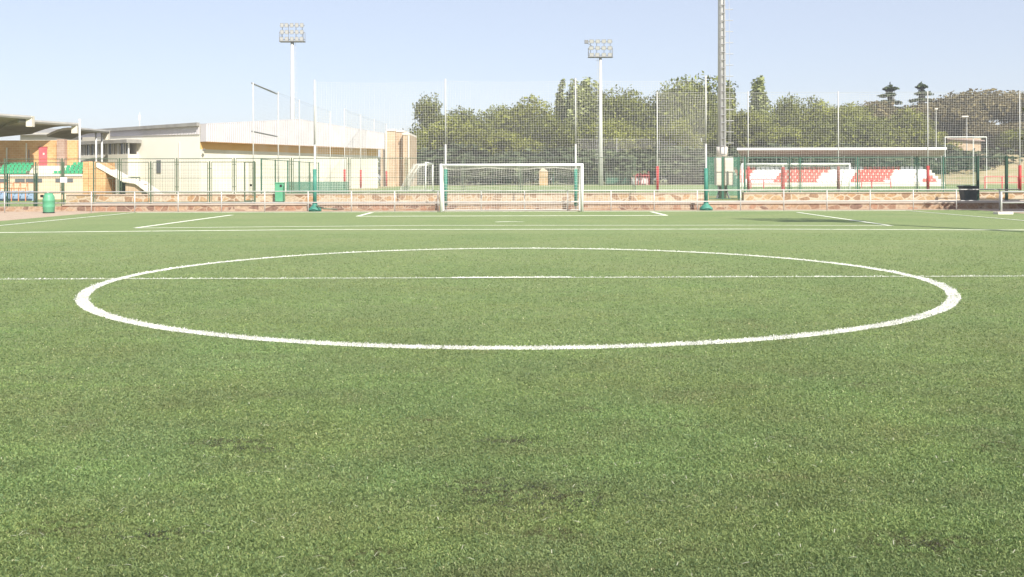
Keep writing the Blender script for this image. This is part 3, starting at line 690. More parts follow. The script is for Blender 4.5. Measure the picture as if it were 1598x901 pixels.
D = 117; mast('left floodlight mast carrying three rows of lamps above the white hall', gx(457, D), D, LOW, gz(66, D, 453), .34, .20, 3.0, 2.15, 3, 5, 1)
D = 130; t = mast('floodlight mast right of the near goal, with one lamp sticking out to the left', gx(937.5, D), D, UP, gz(90, D, 936), .34, .18, 3.3, 2.3, 3, 4, 2, -1)
p = at(916, 67, D); l = MB(); l.box(p.x - .35, p.x + .15, D - .6, D - .2, p.z - .15, p.z + .3); l.build('floodlight', M['lamp_body'], t)
MB().tube([(p.x, D - .3, p.z - .1), (p.x + .9, D, p.z - .55)], .04, 5).build('bracket', M['lamp_body'], t)
# the near tall mast
D = 52; x = gx(1127, D)
t = mast('tallest nearest mast with ladder and cable tray, rising out of the picture', x, D, UP, 21.5, .235, .15, 3.6, 2.4, 3, 4, 3)
b = MB()
for s in (-1, 1): b.tube([(x + s*.10 - .02, D - .30, UP + 2.4), (x + s*.08 + .02, D - .22, 21.2)], .028, 5)
z = UP + 2.4
while z < 21: b.tube([(x - .12, D - .31 + .004*(z-2), z), (x + .12, D - .31 + .004*(z-2), z)], .032, 4); z += .42
b.build('ladder', newmat('dull_steel', (.27,.27,.27), .5), t)
b = MB(); b.tube([(x, D, 2.6), (x, D, 3.1)], .30, 16); b.build('flange_collar', M['conc'], t, smooth=True)
b = MB(); b.tube([(x - .35, D - .25, UP), (x - .1, D - .15, 1.0)], .05, 6); b.tube([(x + .35, D - .25, UP), (x + .1, D - .15, 1.0)], .05, 6); b.build('base_brace', M['lamp_body'], t)
t = thing('electrical_cabinet', 'left white electrical cabinet mounted on the tall mast', 'cabinet', (gx(1121, 51.5), 51.4, gz(290, 51.4)), 'white electrical cabinets on the tall mast')
t2 = thing('electrical_cabinet', 'right white electrical cabinet mounted on the tall mast, the wider one', 'cabinet', (gx(1137, 51.5), 51.4, gz(290, 51.4)), 'white electrical cabinets on the tall mast')
for tt, a, c_ in ((t, 1117.5, 1127.5), (t2, 1131, 1144)):
    x0, x1 = gx(a, 51.3), gx(c_, 51.3); z0, z1 = gz(289.5, 51.3, 1130), gz(245, 51.3, 1130)
    MB().box(x0, x1, 51.2, 51.75, z0, z1).build('cabinet_body', M['cream'], tt, bevel=.015)
    MB().box(x0 + .03, x1 - .03, 51.185, 51.2, z0 + .05, z1 - .14).build('door', M['white_wall'], tt)
    MB().tube([(x0 + .1, 51.3, z0), (x0 + .14, 51.3, z0 - .35)], .035, 6).build('conduit', M['lamp_body'], tt)

# floodlight mast standing beside the pitch outside the picture: it throws the long shadow on the right
mast('floodlight mast beside the right touchline', 21.3, 11.6, -.02, 20.5, .22, .14, 3.0, 2.2, 3, 4, 5)

# ------------------------------------------------------------------ red and white stand on the far side
D = 112
xa, xb = gx(1155, D), gx(1476, D)
t = thing('covered_stand', 'small covered stand with red and white seats beyond the right net', 'grandstand', ((xa+xb)/2, D, UP))
rows = 5; zf, zk = gz(285, D, 1300), gz(266, D + 4, 1300)
b = MB()
for r in range(rows):
    z = zf + (zk - zf)*r/(rows-1); b.box(xa, xb, D + r*.9, D + 4.6, (UP - .02 if r == 0 else z - (zk - zf)/(rows-1) + .003), z)
b.build('terrace_steps', M['conc'], t)
MB().box(xa - .2, xb + .2, D + 4.65, D + 4.9, UP, zk + .25).build('back_wall', M['fence_olive'], t)
yf, yb = D + 1.6, D + 6.6; z1, z2 = gz(232.5, yf, 1300), gz(250, yb, 1300)
rf = MB(); rf.slab([(gx(1150, yf), yf, z1), (gx(1478, yf), yf, z1), (gx(1470, yb), yb, z1 - .9), (gx(1160, yb), yb, z1 - .9)], .12)
ro = rf.build('roof', M['roof_red'], t)
MB().box(gx(1150, yf), gx(1478, yf), yf - .12, yf - .02, z1 - .12, z1 + .14).build('fascia', M['white_paint'], ro)
for p in (1160, 1212, 1265, 1318, 1371, 1424, 1470):
    MB().tube([(gx(p, D + 4.5), D + 4.5, UP), (gx(p, D + 4.5), D + 4.5, z1 - .8)], .06, 6).build('column', M['galv'], t)
seat_me = {}
def seat_mesh(name, m, w_=.42, dep=.40, h_=.42):
    b = MB(); b.box(-w_/2, w_/2, -dep, 0, .02, .10); b.box(-w_/2, w_/2, -.06, .02, .101, h_)
    me = bpy.data.meshes.new(name); me.from_pydata(b.v, [], b.f); me.materials.append(m); me.update(); return me
for k, mn in (('w', 'seat_white'), ('r', 'seat_red'), ('g', 'seat_green')): seat_me[k] = seat_mesh('seat', M[mn])
edges = [[1158, 1199, 1256, 1308, 1345, 1376, 1414, 1480], [1161, 1206, 1264, 1322, 1349, 1381, 1422, 1470]]
def seat_color(px, r, key):
    # red and white blocks with slanting borders, as painted in the photograph
    for k, e in enumerate(key):
        if px < e - r * 5: return 'rw'[k % 2]
    return 'rw'[len(key) % 2]
key = (1172, 1218, 1285, 1335, 1392, 1452)
n_seat = 0; extra = {'r': MB(), 'w': MB()}
cells = []
for r in range(rows):
    z = zf + (zk - zf)*r/(rows-1); y = D + r*.9 + .6; n = int((xb - xa - .6)/.56)
    for i in range(n):
        x = xa + .4 + i*.56; px = 799 + F*((x - CX)/y - YAW)
        cells.append((r, x, y, z, seat_color(px, 2 - r, key)))
for idx, (r, x, y, z, k) in enumerate(cells):
    if r < 2 and n_seat < 78:
        o = bpy.data.objects.new('seat', seat_me[k]); col.objects.link(o); o.parent = t; o.location = Vector((x, y, z)) - wl(t); n_seat += 1
        if k == 'r': o['label'] = 'red seat'
    else:
        extra[k].box(x - .21, x + .21, y - .40, y, z + .02, z + .10); extra[k].box(x - .21, x + .21, y - .06, y + .02, z + .101, z + .42)
for k in 'rw':
    o = extra[k].build('seat', M['seat_red' if k == 'r' else 'seat_white'], t); o['kind'] = 'stuff'

# red railings of the far pitch
def red_rail(label, pxs, D, py, low=None):
    t = thing('red_railing', label, 'railing', (gx(pxs[0], D), D, UP), 'red pipe railings of the far pitch')
    z = gz(py, D, pxs[0])
    for p in pxs: MB().tube([(gx(p, D), D, UP), (gx(p, D), D, z)], .05, 6).build('post', M['red_paint'], t)
    MB().tube([(gx(pxs[0], D), D, z), (gx(pxs[-1], D), D, z)], .05, 6).build('top_rail', M['red_paint'], t)
    MB().tube([(gx(pxs[0], D), D, (z + UP)/2), (gx(pxs[-1], D), D, (z + UP)/2)], .035, 6).build('lower_rail', M['red_paint'], t)
red_rail('dark red pipe railing left of the red and white seats', (1172, 1192, 1224), 96, 280.5)
red_rail('dark red pipe railing in front of the middle of the red and white seats', (1345, 1361, 1391), 96, 280.5)
red_rail('red pipe railing at the right edge behind the dark fence frame', (1538, 1565, 1590, 1620), 90, 276)
# short red padded post
D = 71.5; x = gx(1222, D); t = thing('padded_post', 'short post wrapped in red padding between the two goal uprights in front of the seats', 'post', (x, D, UP))
MB().tube([(x, D, UP), (x, D, gz(258, D))], .05, 8).build('post_core', M['white_paint'], t)
MB().tube([(x, D, UP + .1), (x, D, gz(262, D))], .15, 10).build('padding', M['red_pad'], t)

# white van, benches, kiosk beyond the far pitch
def vehicle(label, px, D, py_top, py_bot, wpx):
    x = gx(px, D); w_ = wpx*D/F/2; z0 = gz(py_bot, D, px); z1 = gz(py_top, D, px); z0 = max(UP, z0)
    t = thing('parked_van', label, 'van', (x, D, z0))
    b = MB(); b.poly([(x-w_, D, z0+.3), (x+w_, D, z0+.3), (x+w_, D, z0+1.1), (x+w_*.7, D, z1), (x-w_*.85, D, z1), (x-w_, D, z0+1.3)] + [(x-w_, D+1.8, z0+.3), (x+w_, D+1.8, z0+.3), (x+w_, D+1.8, z0+1.1), (x+w_*.7, D+1.8, z1), (x-w_*.85, D+1.8, z1), (x-w_, D+1.8, z0+1.3)],
        [(0,1,2,3,4,5), (11,10,9,8,7,6)] + [(i, i+6, (i+1) % 6 + 6, (i+1) % 6) for i in range(6)]); b.build('body', M['van'], t, bevel=.05)
    MB().box(x - w_*.2, x + w_*.62, D - .012, D - .002, z0 + 1.05, z1 - .2).build('window', M['glass'], t)
    for s in (-.6, .6):
        MB().tube([(x + s*w_, D - .06, z0 + .32), (x + s*w_, D + .2, z0 + .32)], .32, 14).build('wheel', M['black'], t)
MB_ = MB(); MB_.box(gx(955, 154), gx(1015, 154), 151, 158, UP - .05, gz(263, 152, 985)); tag(MB_.build('bank', M['dry']), kind='structure')
t_z = gz(263, 152, 985)
x = gx(983, 153)
t = thing('parked_van', 'white van parked on the bank beyond the far pitch right of the floodlight mast', 'van', (x, 153, t_z))
b = MB(); w_ = 1.05; z0 = t_z; z1 = gz(250, 153, 983)
b.box(x - w_, x + w_, 152.2, 155, z0 + .25, z1 - .0); b.build('body', M['van'], t, bevel=.08)
MB().box(x - w_*.8, x + w_*.8, 152.18, 152.195, z0 + .75, z1 - .15).build('window', M['glass'], t)
for s in (-.7, .7): MB().tube([(x + s*w_, 152.3, z0 + .25), (x + s*w_, 152.5, z0 + .25)], .25, 12).build('wheel', M['black'], t)
# kiosk seen through the near goal
x = gx(848, 138); z0, z1 = gz(284, 138, 848), gz(268, 138, 848)
t = thing('canvas_tent', 'small sand-coloured tent with a pointed top seen through the near goal net', 'tent', (x, 138, UP))
b = MB(); b.box(x - .62, x + .62, 137.3, 138.8, UP, z1); b.build('walls', varied('sand_canvas', (.40,.28,.15), (.46,.34,.20), 2, .8), t)
b = MB(); b.poly([(x-.68, 137.2, z1), (x+.68, 137.2, z1), (x+.68, 138.9, z1), (x-.68, 138.9, z1), (x-.1, 138, gz(261.5, 138, 848))], [(0,1,4),(1,2,4),(2,3,4),(3,0,4),(3,2,1,0)]); b.build('roof', varied('straw_canvas', (.42,.34,.22), (.48,.40,.28), 2, .8), t)
# two dugouts
def dugout(label, px0, px1, D, py_t, m_shell, zb, seat='blue'):
    x0, x1 = gx(px0, D), gx(px1, D); z1 = gz(py_t, D, px0)
    t = thing('dugout', label, 'dugout', ((x0+x1)/2, D, zb))
    n = 7
    for i in range(n):
        x = x0 + (x1-x0)*i/(n-1); MB().tube([(x, D, zb), (x, D + .02, zb + (z1-zb)*.7), (x, D + .3, z1), (x, D + 1.4, z1 - .05), (x, D + 1.5, zb)], .04, 6).build('hoop', m_shell, t)
    MB().box(x0, x1, D + 1.42, D + 1.46, zb, zb + (z1-zb)*.55).build('back_panel', M[seat], t)
    MB().box(x0, x1, D + .7, D + 1.1, zb + .4, zb + .48).build('bench', M[seat], t)
    for z in (zb + (z1-zb)*.7,): MB().tube([(x0, D, z), (x1, D, z)], .04, 6).build('front_bar', m_shell, t)
dugout('dugout of orange hoops with blue benches in front of the left grandstand', -25, 41, 74, 285.5, M['orange'], LOW)
dugout('faraway dugout with dark hoops behind the right part of the near net', 947, 985, 138, 268, M['fence_olive'], UP, 'fence')
dugout('faraway dugout with red hoops between the two padded poles', 988, 1013, 138, 268, M['red_paint'], UP, 'galv')

# ------------------------------------------------------------------ buildings
# hall with a corner at px 313
def corrugated(p0, p1, z0a, z0b, tops, mat, name, parent, pitch=.24, amp=.035, off=(0, 0)):
    """ribbed metal sheet between two ground points; tops: list of (t, z)"""
    p0 = Vector(p0); p1 = Vector(p1); Lh = (p1 - p0).length; d = (p1 - p0)/Lh; n = Vector((d.y, -d.x)); k = int(Lh/pitch)*4
    def top(t_):
        for (a, za_), (c, zc) in zip(tops, tops[1:]):
            if t_ <= c: return za_ + (zc - za_)*(t_ - a)/(c - a)
        return tops[-1][1]
    v = []
    for i in range(k + 1):
        t_ = i/k; o = (0, amp, amp, 0)[i % 4]; q = p0 + d*(Lh*t_) + n*o
        v += [(q.x, q.y, z0a + (z0b - z0a)*t_), (q.x, q.y, top(t_))]
    b = MB(); b.poly(v, [(2*i, 2*i+2, 2*i+3, 2*i+1) for i in range(k)])
    o = b.build(name, mat, parent); s = o.modifiers.new('thick', 'SOLIDIFY'); s.thickness = .02; return o
C0 = Vector(at(313, 290, 85)[:2]); C1 = Vector(at(590, 290, 106)[:2]); C2 = Vector(at(150, 290, 96)[:2])
t = thing('sports_hall', 'long cream sports hall with white corrugated upper walls behind the left fences', 'building', (C0.x, C0.y, LOW))
ze = gz(194.5, 85, 313); zr = gz(187, 94.5, 450); z3 = gz(209, 106, 590); zb = gz(221.5, 85, 313); zb3 = gz(233, 106, 590)
dR = (C1 - C0); dL = (C2 - C0); 
# lower walls as a prism, set back from the metal band
nR = Vector((dR.y, -dR.x)).normalized(); nL = Vector((-dL.y, dL.x)).normalized()
if nL.y > 0: nL = -nL
bk = dL.normalized()
q0 = C0; q1 = C1; q2 = C1 + dL*1.3; q3 = C2
b = MB(); b.poly([(p.x, p.y, LOW) for p in (q0, q1, q2, q3)] + [(p.x, p.y, ze) for p in (q0, q1, q2, q3)], [(0,1,5,4),(1,2,6,5),(2,3,7,6)]); b.poly([(q3.x,q3.y,LOW),(q0.x,q0.y,LOW),(q0.x,q0.y,ze),(q3.x,q3.y,ze)], [(0,1,2,3)], 1); b.build('lower_wall', [M['cream'], M['cream_lit']], t)
# metal band on the right gable, standing .9 m proud
ov = nR * .95
a0 = C0 + ov - dR.normalized()*.1; a1 = C1 + ov
corrugated(a0, a1, zb, zb3, [(0, ze), (.46, zr), (1, z3)], M['metal_sheet'], 'metal_cladding', t)
b = MB()   # soffit
b.poly([(a0.x, a0.y, zb), (a1.x, a1.y, zb3), (C1.x - nR.x*.02, C1.y - nR.y*.02, zb3), (C0.x - nR.x*.02, C0.y - nR.y*.02, zb)], [(0,1,2,3)]); o = b.build('soffit', M['brick'], t); o.modifiers.new('thick', 'SOLIDIFY').thickness = .04
b = MB(); b.poly([(a0.x, a0.y, zb), (C0.x - .1*bk.x, C0.y - .1*bk.y, zb), (C0.x - .1*bk.x, C0.y - .1*bk.y, ze), (a0.x, a0.y, ze)], [(0,1,2,3)]); o = b.build('end_panel', M['metal_sheet_lit'], t); o.modifiers.new('thick', 'SOLIDIFY').thickness = .03
# strip beneath the overhang: the eaves shadow put into the colour as orange
f0 = C0 + nR*.01; f1 = C1 + nR*.01
b = MB(); b.poly([(f0.x, f0.y, zb - .65), (f1.x, f1.y, zb3 - .75), (f1.x, f1.y, zb3), (f0.x, f0.y, zb)], [(0,1,2,3)]); b.build('eaves_shade_band', varied('ochre_eaves_shade', (.62,.38,.14), (.66,.42,.18), 1, .9), t).modifiers.new('thick', 'SOLIDIFY').thickness = .02
# roof ridge running back
m0 = C0 + dR*.46 + ov; rb = [(a0.x, a0.y, ze + .05), (m0.x, m0.y, zr + .05), (a1.x, a1.y, z3 + .05)]
bkv = Vector((dL.x, dL.y, 0)) * 1.25
b = MB(); b.slab([rb[0], rb[1], tuple(Vector(rb[1]) + bkv), tuple(Vector(rb[0]) + bkv)], .12); b.slab([rb[1], rb[2], tuple(Vector(rb[2]) + bkv), tuple(Vector(rb[1]) + bkv)], .12); b.build('roof', M['metal_sheet'], t)
# left side band
l0 = C0 + nL*.06; l1 = C2 + nL*.06 + dL*.25
corrugated(l1, l0, gz(213, 96, 170), gz(210, 85, 313), [(0, ze), (1, ze)], M['metal_sheet_lit'], 'metal_cladding', t)
b = MB(); e0 = C0 + nL*.35 - dL.normalized()*0; e1 = C2 + nL*.35 + dL*.25
b.slab([(e0.x, e0.y, ze + .16), (e1.x, e1.y, ze + .12), (e1.x - nL.x*.3, e1.y - nL.y*.3, ze + .12), (e0.x - nL.x*.3, e0.y - nL.y*.3, ze + .16)], .30); b.build('gutter', M['roof_grey'], t)
# annex along the left face with the flat grey roof and strip windows
def on_left(s, out):  # s metres from corner along the left face
    q = C0 + dL.normalized()*s + nL*out; return q
sA = 9.7; sB = dL.length * 1.45
za_t = gz(218.5, 91, 225); za_b = gz(224, 91, 225)
A = on_left(sA, 1.2); B = on_left(sB, 1.2)
b = MB(); b.obox(A, B - A, -nL*1.18, LOW, gz(241, 91, 220)); b.build('annex_wall', M['cream'], t)
b = MB(); b.obox(on_left(sA - .5, 1.6), dL.normalized()*(sB - sA + .5), -nL*1.5, za_b, za_t); b.build('annex_roof', M['roof_grey'], t)
zw0, zw1 = gz(241, 91, 220), za_b
nwin = 9; segL = (sB - sA)/nwin
for i in range(nwin):
    s0 = sA + i*segL
    f = MB(); f.obox(on_left(s0, 1.14), dL.normalized()*.12, -nL*.1, zw0 + .004, zw1 - .004); f.obox(on_left(s0 + segL*.5, 1.14), dL.normalized()*.06, -nL*.1, zw0 + .004, zw1 - .004)
    fo = f.build('window', M['white_paint'], t)
    g = MB(); g.obox(on_left(s0 + .12, 1.05), dL.normalized()*(segL - .13), -nL*.03, zw0 + .006, zw1 - .006); g.build('pane', M['glass'], fo)
    for kk in range(5):
        if random.random() < .6:
            cu = MB(); cu.obox(on_left(s0 + .2 + kk*segL/5.6, 1.085), dL.normalized()*random.uniform(.15, .3), -nL*.02, zw0 + .008, zw1 - .008); cu.build('curtain', M['conc'], fo)
# pair of narrow windows on the white wall
for px in (250.5, 258):
    D_ = 89.3; p = at(px, 259, D_); s0 = (Vector(p[:2]) - C0).dot(dL.normalized())
    f = MB(); f.obox(on_left(s0 - .17, .05), dL.normalized()*.34, -nL*.06, gz(269, D_), gz(249, D_)); fo = f.build('window', M['lamp_body'], t)
    g = MB(); g.obox(on_left(s0 - .12, .062), dL.normalized()*.24, -nL*.01, gz(268, D_), gz(250, D_)); g.build('pane', M['glass'], fo)
# downpipes
for px, D_ in ((284, 87), (221, 91.5)):
    p = at(px, 250, D_); s0 = (Vector(p[:2]) - C0).dot(dL.normalized()); q = on_left(s0, .07); MB().tube([(q.x, q.y, LOW), (q.x, q.y, gz(220, D_))], .04, 6).build('downpipe', M['conc'], t)
p = at(321, 234, 85.2); MB().tube([(p.x, p.y - .3, p.z), (p.x, p.y - .55, p.z - .05)], .1, 8).build('wall_lamp', M['lamp_body'], t)

# white antenna far away
D = 300; t = thing('antenna_mast', 'faraway slim white antenna mast rising over the roof at the left', 'antenna', (gx(219, D), D, LOW))
MB().tube([(gx(219, D), D, LOW), (gx(219, D), D, gz(176, D, 219))], .15, 6, r2=.08).build('mast', M['white_paint'], t)
MB().box(gx(217.8, D), gx(220.4, D), D - .3, D + .3, gz(188, D, 219), gz(180, D, 219)).build('antenna_panel', M['white_paint'], t)

# brick block between hall and trees
D = 126; t = thing('brick_building', 'tall tan brick block with a stepped roof between the white hall and the trees', 'building', (gx(615, D), D, UP))
for i, (pa, pb, py, dd) in enumerate(((594, 604, 211, 0), (604, 618, 205, -.6), (618, 630, 206, .4), (630, 640.5, 211, -.8))):
    MB().box(gx(pa, D), gx(pb, D) - .004, D + dd, D + 9, LOW, gz(py, D, pa)).build('wall', M['brick_tan'], t)
    MB().box(gx(pa, D) - .05, gx(pb, D) - .01, D + dd - .1, D + 9, gz(py, D, pa) + .002, gz(py, D, pa) + .22 + .01*i).build('parapet', M['conc'], t)
MB().box(gx(604, D) - .12, gx(604, D) + .12, D - .75, D - .61, LOW, gz(206, D, 604)).build('pilaster', M['white_wall'], t)
MB().box(gx(639, D) - .1, gx(639, D) + .12, D - .96, D - .81, LOW, gz(212, D, 604)).build('pilaster', M['white_wall'], t)

# left grandstand
D = 80
t = thing('grandstand', 'cream and brick grandstand with green seats under folded canopies at the left edge', 'grandstand', (gx(60, D), D, LOW))
X0, X1 = gx(-90, D), gx(130, D); zs0, zs1 = gz(270, D), gz(252, D + 4)
MB().box(X0, X1, D, D + .3, LOW, zs0).build('front_wall', varied('peach_render', (.60,.46,.32), (.66,.52,.38), .6, .9), t)
MB().box(X1 + .003, gx(138, D), D + .05, D + 5.5, LOW, zs1).build('side_wall', M['brick'], t)
b = MB(); rows = 5; DB_ = 83.4
for r in range(rows): b.box(X0, X1, D + .3 + r*.6, DB_ - .01, zs0 - .4 + (zs1 - zs0)*r/(rows - 1) - (0 if r == 0 else .25), zs0 + .0 + (zs1 - zs0)*r/(rows - 1) - .3)
b.build('terrace_steps', M['white_wall'], t)
for a, c_ in ((-12, 12), (25, 40), (41.5, 67), (88, 95), (106, 115)):
    f = MB(); f.box(gx(a, D), gx(c_, D), D - .03, D - .004, gz(283, D), gz(277, D)); f.build('window', M['glass'], t)
MB().box(X0, X1, D - .10, D - .004, gz(273.5, D), gz(271, D)).build('string_course', M['conc'], t)
# back building
DB = 83.4
MB().box(gx(-90, DB), gx(122, DB), DB, DB + .6, LOW, gz(217.5, DB)).build('back_wall', M['brick'], t)
MB().box(gx(94, DB), gx(106, DB), DB - .5, DB - .004, LOW, gz(216, DB)).build('pier', brick('brown_brick', (.33,.22,.17), (.40,.28,.22), (.45,.36,.30)), t)
do = MB().box(gx(62.5, DB), gx(75, DB), DB - .08, DB - .004, gz(262, DB), gz(228.5, DB)).build('door', M['door_red'], t)
MB().box(gx(62.5, DB) - .08, gx(75, DB) + .08, DB - .10, DB - .081, gz(228.5, DB), gz(227.3, DB)).build('door_lintel', M['maroon_shade_and_lintel'], do)
MB().box(gx(69, DB), gx(71.5, DB), DB - .10, DB - .081, gz(240, DB), gz(237, DB)).build('notice', M['cream'], do)
for px in (42.5, 12):
    MB().tube([(gx(px, DB - .25), DB - .25, zs1 - .5), (gx(px, DB - .25), DB - .25, gz(222 if px > 40 else 229, DB))], .06, 8).build('column', M['white_wall'], t)
MB().tube([(gx(47, DB), DB - .06, zs1), (gx(47, DB), DB - .06, gz(232, DB))], .04, 8).build('downpipe', M['roof_grey'], t)
# seats: blocks with slanting ends
cells = []
for r in range(4):
    z = zs0 - .28 + (zs1 - zs0)*(r + .2)/(rows - 1); y = D + .3 + (r + .9)*.6
    py = [268, 263.5, 259, 254.5][r]
    for (a0_, a1_) in (([-40, 41], [-40, 46], [8, 50], [12, 55])[r], ([88, 131], [100, 134], [108, 140], [118, 145])[r]):
        p = a0_
        while p < a1_:
            q = at(p, py, y); cells.append((q.x, y, q.z - .2)); p += 6.6
for i, (x, y, z) in enumerate(cells):
    o = bpy.data.objects.new('seat', seat_me['g']); col.objects.link(o); o.parent = t; o.location = Vector((x, y, z)) - wl(t); o.scale = (.66, .8, .62)
# canopies
def canopy(name, quad, th, m):
    q = [at(*p) for p in quad]; b = MB()
    n = 6; grid = []
    for i in range(n + 1):
        for j in range(n + 1):
            u, v = i/n, j/n; p = (q[0]*(1-u)+q[1]*u)*(1-v) + (q[3]*(1-u)+q[2]*u)*v
            p.z += .35*math.sin(math.pi*v)*.8; grid.append(p)
    f = [(i*(n+1)+j, (i+1)*(n+1)+j, (i+1)*(n+1)+j+1, i*(n+1)+j+1) for i in range(n) for j in range(n)]
    b.poly(grid, f); o = b.build(name, m, t); s = o.modifiers.new('thick', 'SOLIDIFY'); s.thickness = th; s.offset = 0
    e = MB(); e.tube([q[0] + Vector((0,-.05,0)), q[1] + Vector((0,-.05,0))], .16, 6); e.build('gutter', M['roof_grey'], o)
    e = MB(); c = q[1]; e.box(c.x - .45, c.x + .05, c.y - .2, c.y + .25, c.z - .75, c.z + .12); e.build('beam_end', M['white_wall'], o)
canopy('canopy', [(-120, 172, 75), (52, 184, 80), (-8, 209, 88), (-140, 214, 88)], .3, M['soffit'])
canopy('canopy', [(30, 189, 80), (122, 195, 84), (50, 207, 90), (-20, 214, 90)], .3, M['soffit'])
canopy('canopy', [(124, 202, 84), (170, 206, 90), (112, 216, 94), (74, 212, 90)], .22, M['soffit'])
for px, y, py in ((125.5, 83.5, 186), (151, 88, 206), (160, 89.5, 206)):
    MB().tube([(gx(px, y), y, LOW), (gx(px, y), y, gz(py, y, px))], .09, 8).build('column', M['galv'], t, smooth=True)
# white block behind
t = thing('white_block', 'low white building with a pale roof seen under the canopies at the left', 'building', (gx(60, 100), 100, LOW))
MB().box(gx(33, 100), gx(128, 100), 100, 112, LOW, gz(206, 100)).build('wall', M['white_wall'], t)
b = MB(); b.slab([(gx(24, 99.5), 99.5, gz(207, 99.5)), (gx(130, 99.5), 99.5, gz(207, 99.5)), (gx(130, 112), 112, gz(196, 106)), (gx(60, 112), 112, gz(194, 106))], .15); b.build('roof', M['roof_grey'], t)

# outside stairs
D = 80
t = thing('outdoor_staircase', 'outside staircase with a sloping white parapet between the grandstand and the hall', 'staircase', (gx(190, D), D, LOW))
def ribbon(name, pts, th, y0, y1, m):
    P_ = [at(px, py, D) for px, py in pts]; b = MB()
    for a, c in zip(P_, P_[1:]):
        b.poly([(a.x, y0, a.z), (c.x, y0, c.z), (c.x, y0, c.z - th), (a.x, y0, a.z - th), (a.x, y1, a.z), (c.x, y1, c.z), (c.x, y1, c.z - th), (a.x, y1, a.z - th)],
               [(0,3,2,1),(4,5,6,7),(0,1,5,4),(3,7,6,2),(0,4,7,3),(1,2,6,5)])
    return b.build(name, m, t)
ribbon('parapet', [(152, 253), (193, 276), (212, 279), (242, 301)], .42, D - .1, D + .1, M['conc'])
ribbon('stair_slab', [(152, 257), (193, 280), (212, 283), (242, 305)], .3, D + .11, D + 2.4, M['conc'])
P_ = [at(139, 252, D), at(152, 254, D), at(166, 262, D)]
b = MB(); b.poly([(P_[0].x, D, LOW), (P_[2].x, D, LOW), (P_[2].x, D, P_[2].z), (P_[1].x, D, P_[1].z), (P_[0].x, D, P_[0].z)] + [(P_[0].x, D+2, LOW), (P_[2].x, D+2, LOW), (P_[2].x, D+2, P_[2].z), (P_[1].x, D+2, P_[1].z), (P_[0].x, D+2, P_[0].z)], [(0,1,2,3,4),(9,8,7,6,5)] + [(i, i+5, (i+1) % 5 + 5, (i+1) % 5) for i in range(5)]); b.build('brick_pier', M['brick'], t)
for a, c_, py in ((195, 220, 286),):
    MB().box(gx(a, D), gx(c_, D), D + .2, D + 1.5, LOW, gz(py, D)).build('brick_base', M['brick_tan'], t)
MB().box(gx(166, D), gx(194, D), D + 2.6, D + 2.8, LOW, gz(277, D)).build('dark_gate', M['fence_dark'], t)
b = MB(); b.tube([at(200, 277, D + .5), at(219, 277, D + .5)], .05, 5); b.tube([at(200, 277, D + .5), at(200, 281, D + .5)], .04, 5); b.tube([at(219, 277, D + .5), at(219, 283, D + .5)], .04, 5); b.build('handrail', M['fence_olive'], t)

# shed on the right slope and street lamps
D = 150; x0, x1 = gx(1481, D), gx(1532, D)
t = thing('brick_shed', 'small orange brick shed on the dry slope at the right behind the tall frame', 'building', (x0, D, 3.5))
MB().box(x0, x1, D, D + 6, 2, gz(216, D, 1500)).build('wall', M['brick_tan'], t)
b = MB(); b.slab([(x0 - .4, D - .5, gz(216, D, 1500) + .05), (x1 + .4, D - .5, gz(219, D, 1500)), (x1 + .4, D + 6.4, gz(219, D, 1500) + .4), (x0 - .4, D + 6.4, gz(214, D, 1500) + .4)], .2); b.build('roof', M['roof_red'], t)
def street_lamp(label, px, py, D, py0, arm):
    x = gx(px, D); z1 = gz(py, D, px); z0 = gz(py0, D, px)
    t = thing('street_lamp', label, 'street lamp', (x, D, z0), 'street lamps on the right slope')
    MB().tube([(x, D, z0), (x, D, z1 - .2)], .09, 6, r2=.05).build('pole', M['pole'], t)
    MB().box(x - .2 - arm, x + .25, D - .15, D + .15, z1 - .2, z1).build('lamp_head', M['conc'], t, bevel=.05)
street_lamp('straight street lamp before the trees on the right slope', 1462, 169, 140, 250, 0)
street_lamp('street lamp with a bent arm further right on the slope', 1510, 181, 150, 250, .6)

# ------------------------------------------------------------------ trees
def leafcloud(name, lobes, n, size, base, var, parent, seed, up=.35, clump=1.0, elong=1.0):
    """many small leaf clumps spread through uneven lobes; gaps stay open between them"""
    r = np.random.default_rng(seed)
    L_ = np.array(lobes); vol = L_[:, 3]*L_[:, 4]*L_[:, 5]; pick = r.choice(len(L_), n, p=vol**.75/np.sum(vol**.75))
    u = r.normal(size=(n, 3)); u /= np.linalg.norm(u, axis=1)[:, None]; rad = r.beta(4.5, 1.3, n)
    rough = 1 + .16*np.sin(u[:, 0]*7 + pick) + .14*np.sin(u[:, 2]*9 + pick*2.3) + .12*np.sin(u[:, 1]*8 + pick*1.1)
    P = L_[pick, :3] + u*(rad*rough)[:, None]*L_[pick, 3:6]
    nrm = u*.6 + r.normal(size=(n, 3))*.6 + np.array([0, 0, up]); nrm /= np.linalg.norm(nrm, axis=1)[:, None]
    t1 = np.cross(nrm, r.normal(size=(n, 3))); t1 /= np.linalg.norm(t1, axis=1)[:, None]; t2 = np.cross(nrm, t1)
    s = size*r.uniform(.5, 1.3, n)[:, None]; t1 = t1*s; t2 = t2*s*.6*elong
    co = np.stack([P - t1, P - t2*.9 + t1*.1, P + t1, P + t2 + t1*.1], 1)
    lob = r.uniform(-1, 1, len(L_)); fine = r.uniform(-1, 1, n)
    k = (1 + .22*lob[pick] + .22*fine)[:, None]
    c = np.array(base)[None, :]*k + np.array(var)[None, :]*np.clip(fine, 0, 1)[:, None]
    return fast_mesh(name, co, 4, M['leaf'], parent, np.clip(c, .01, .6))
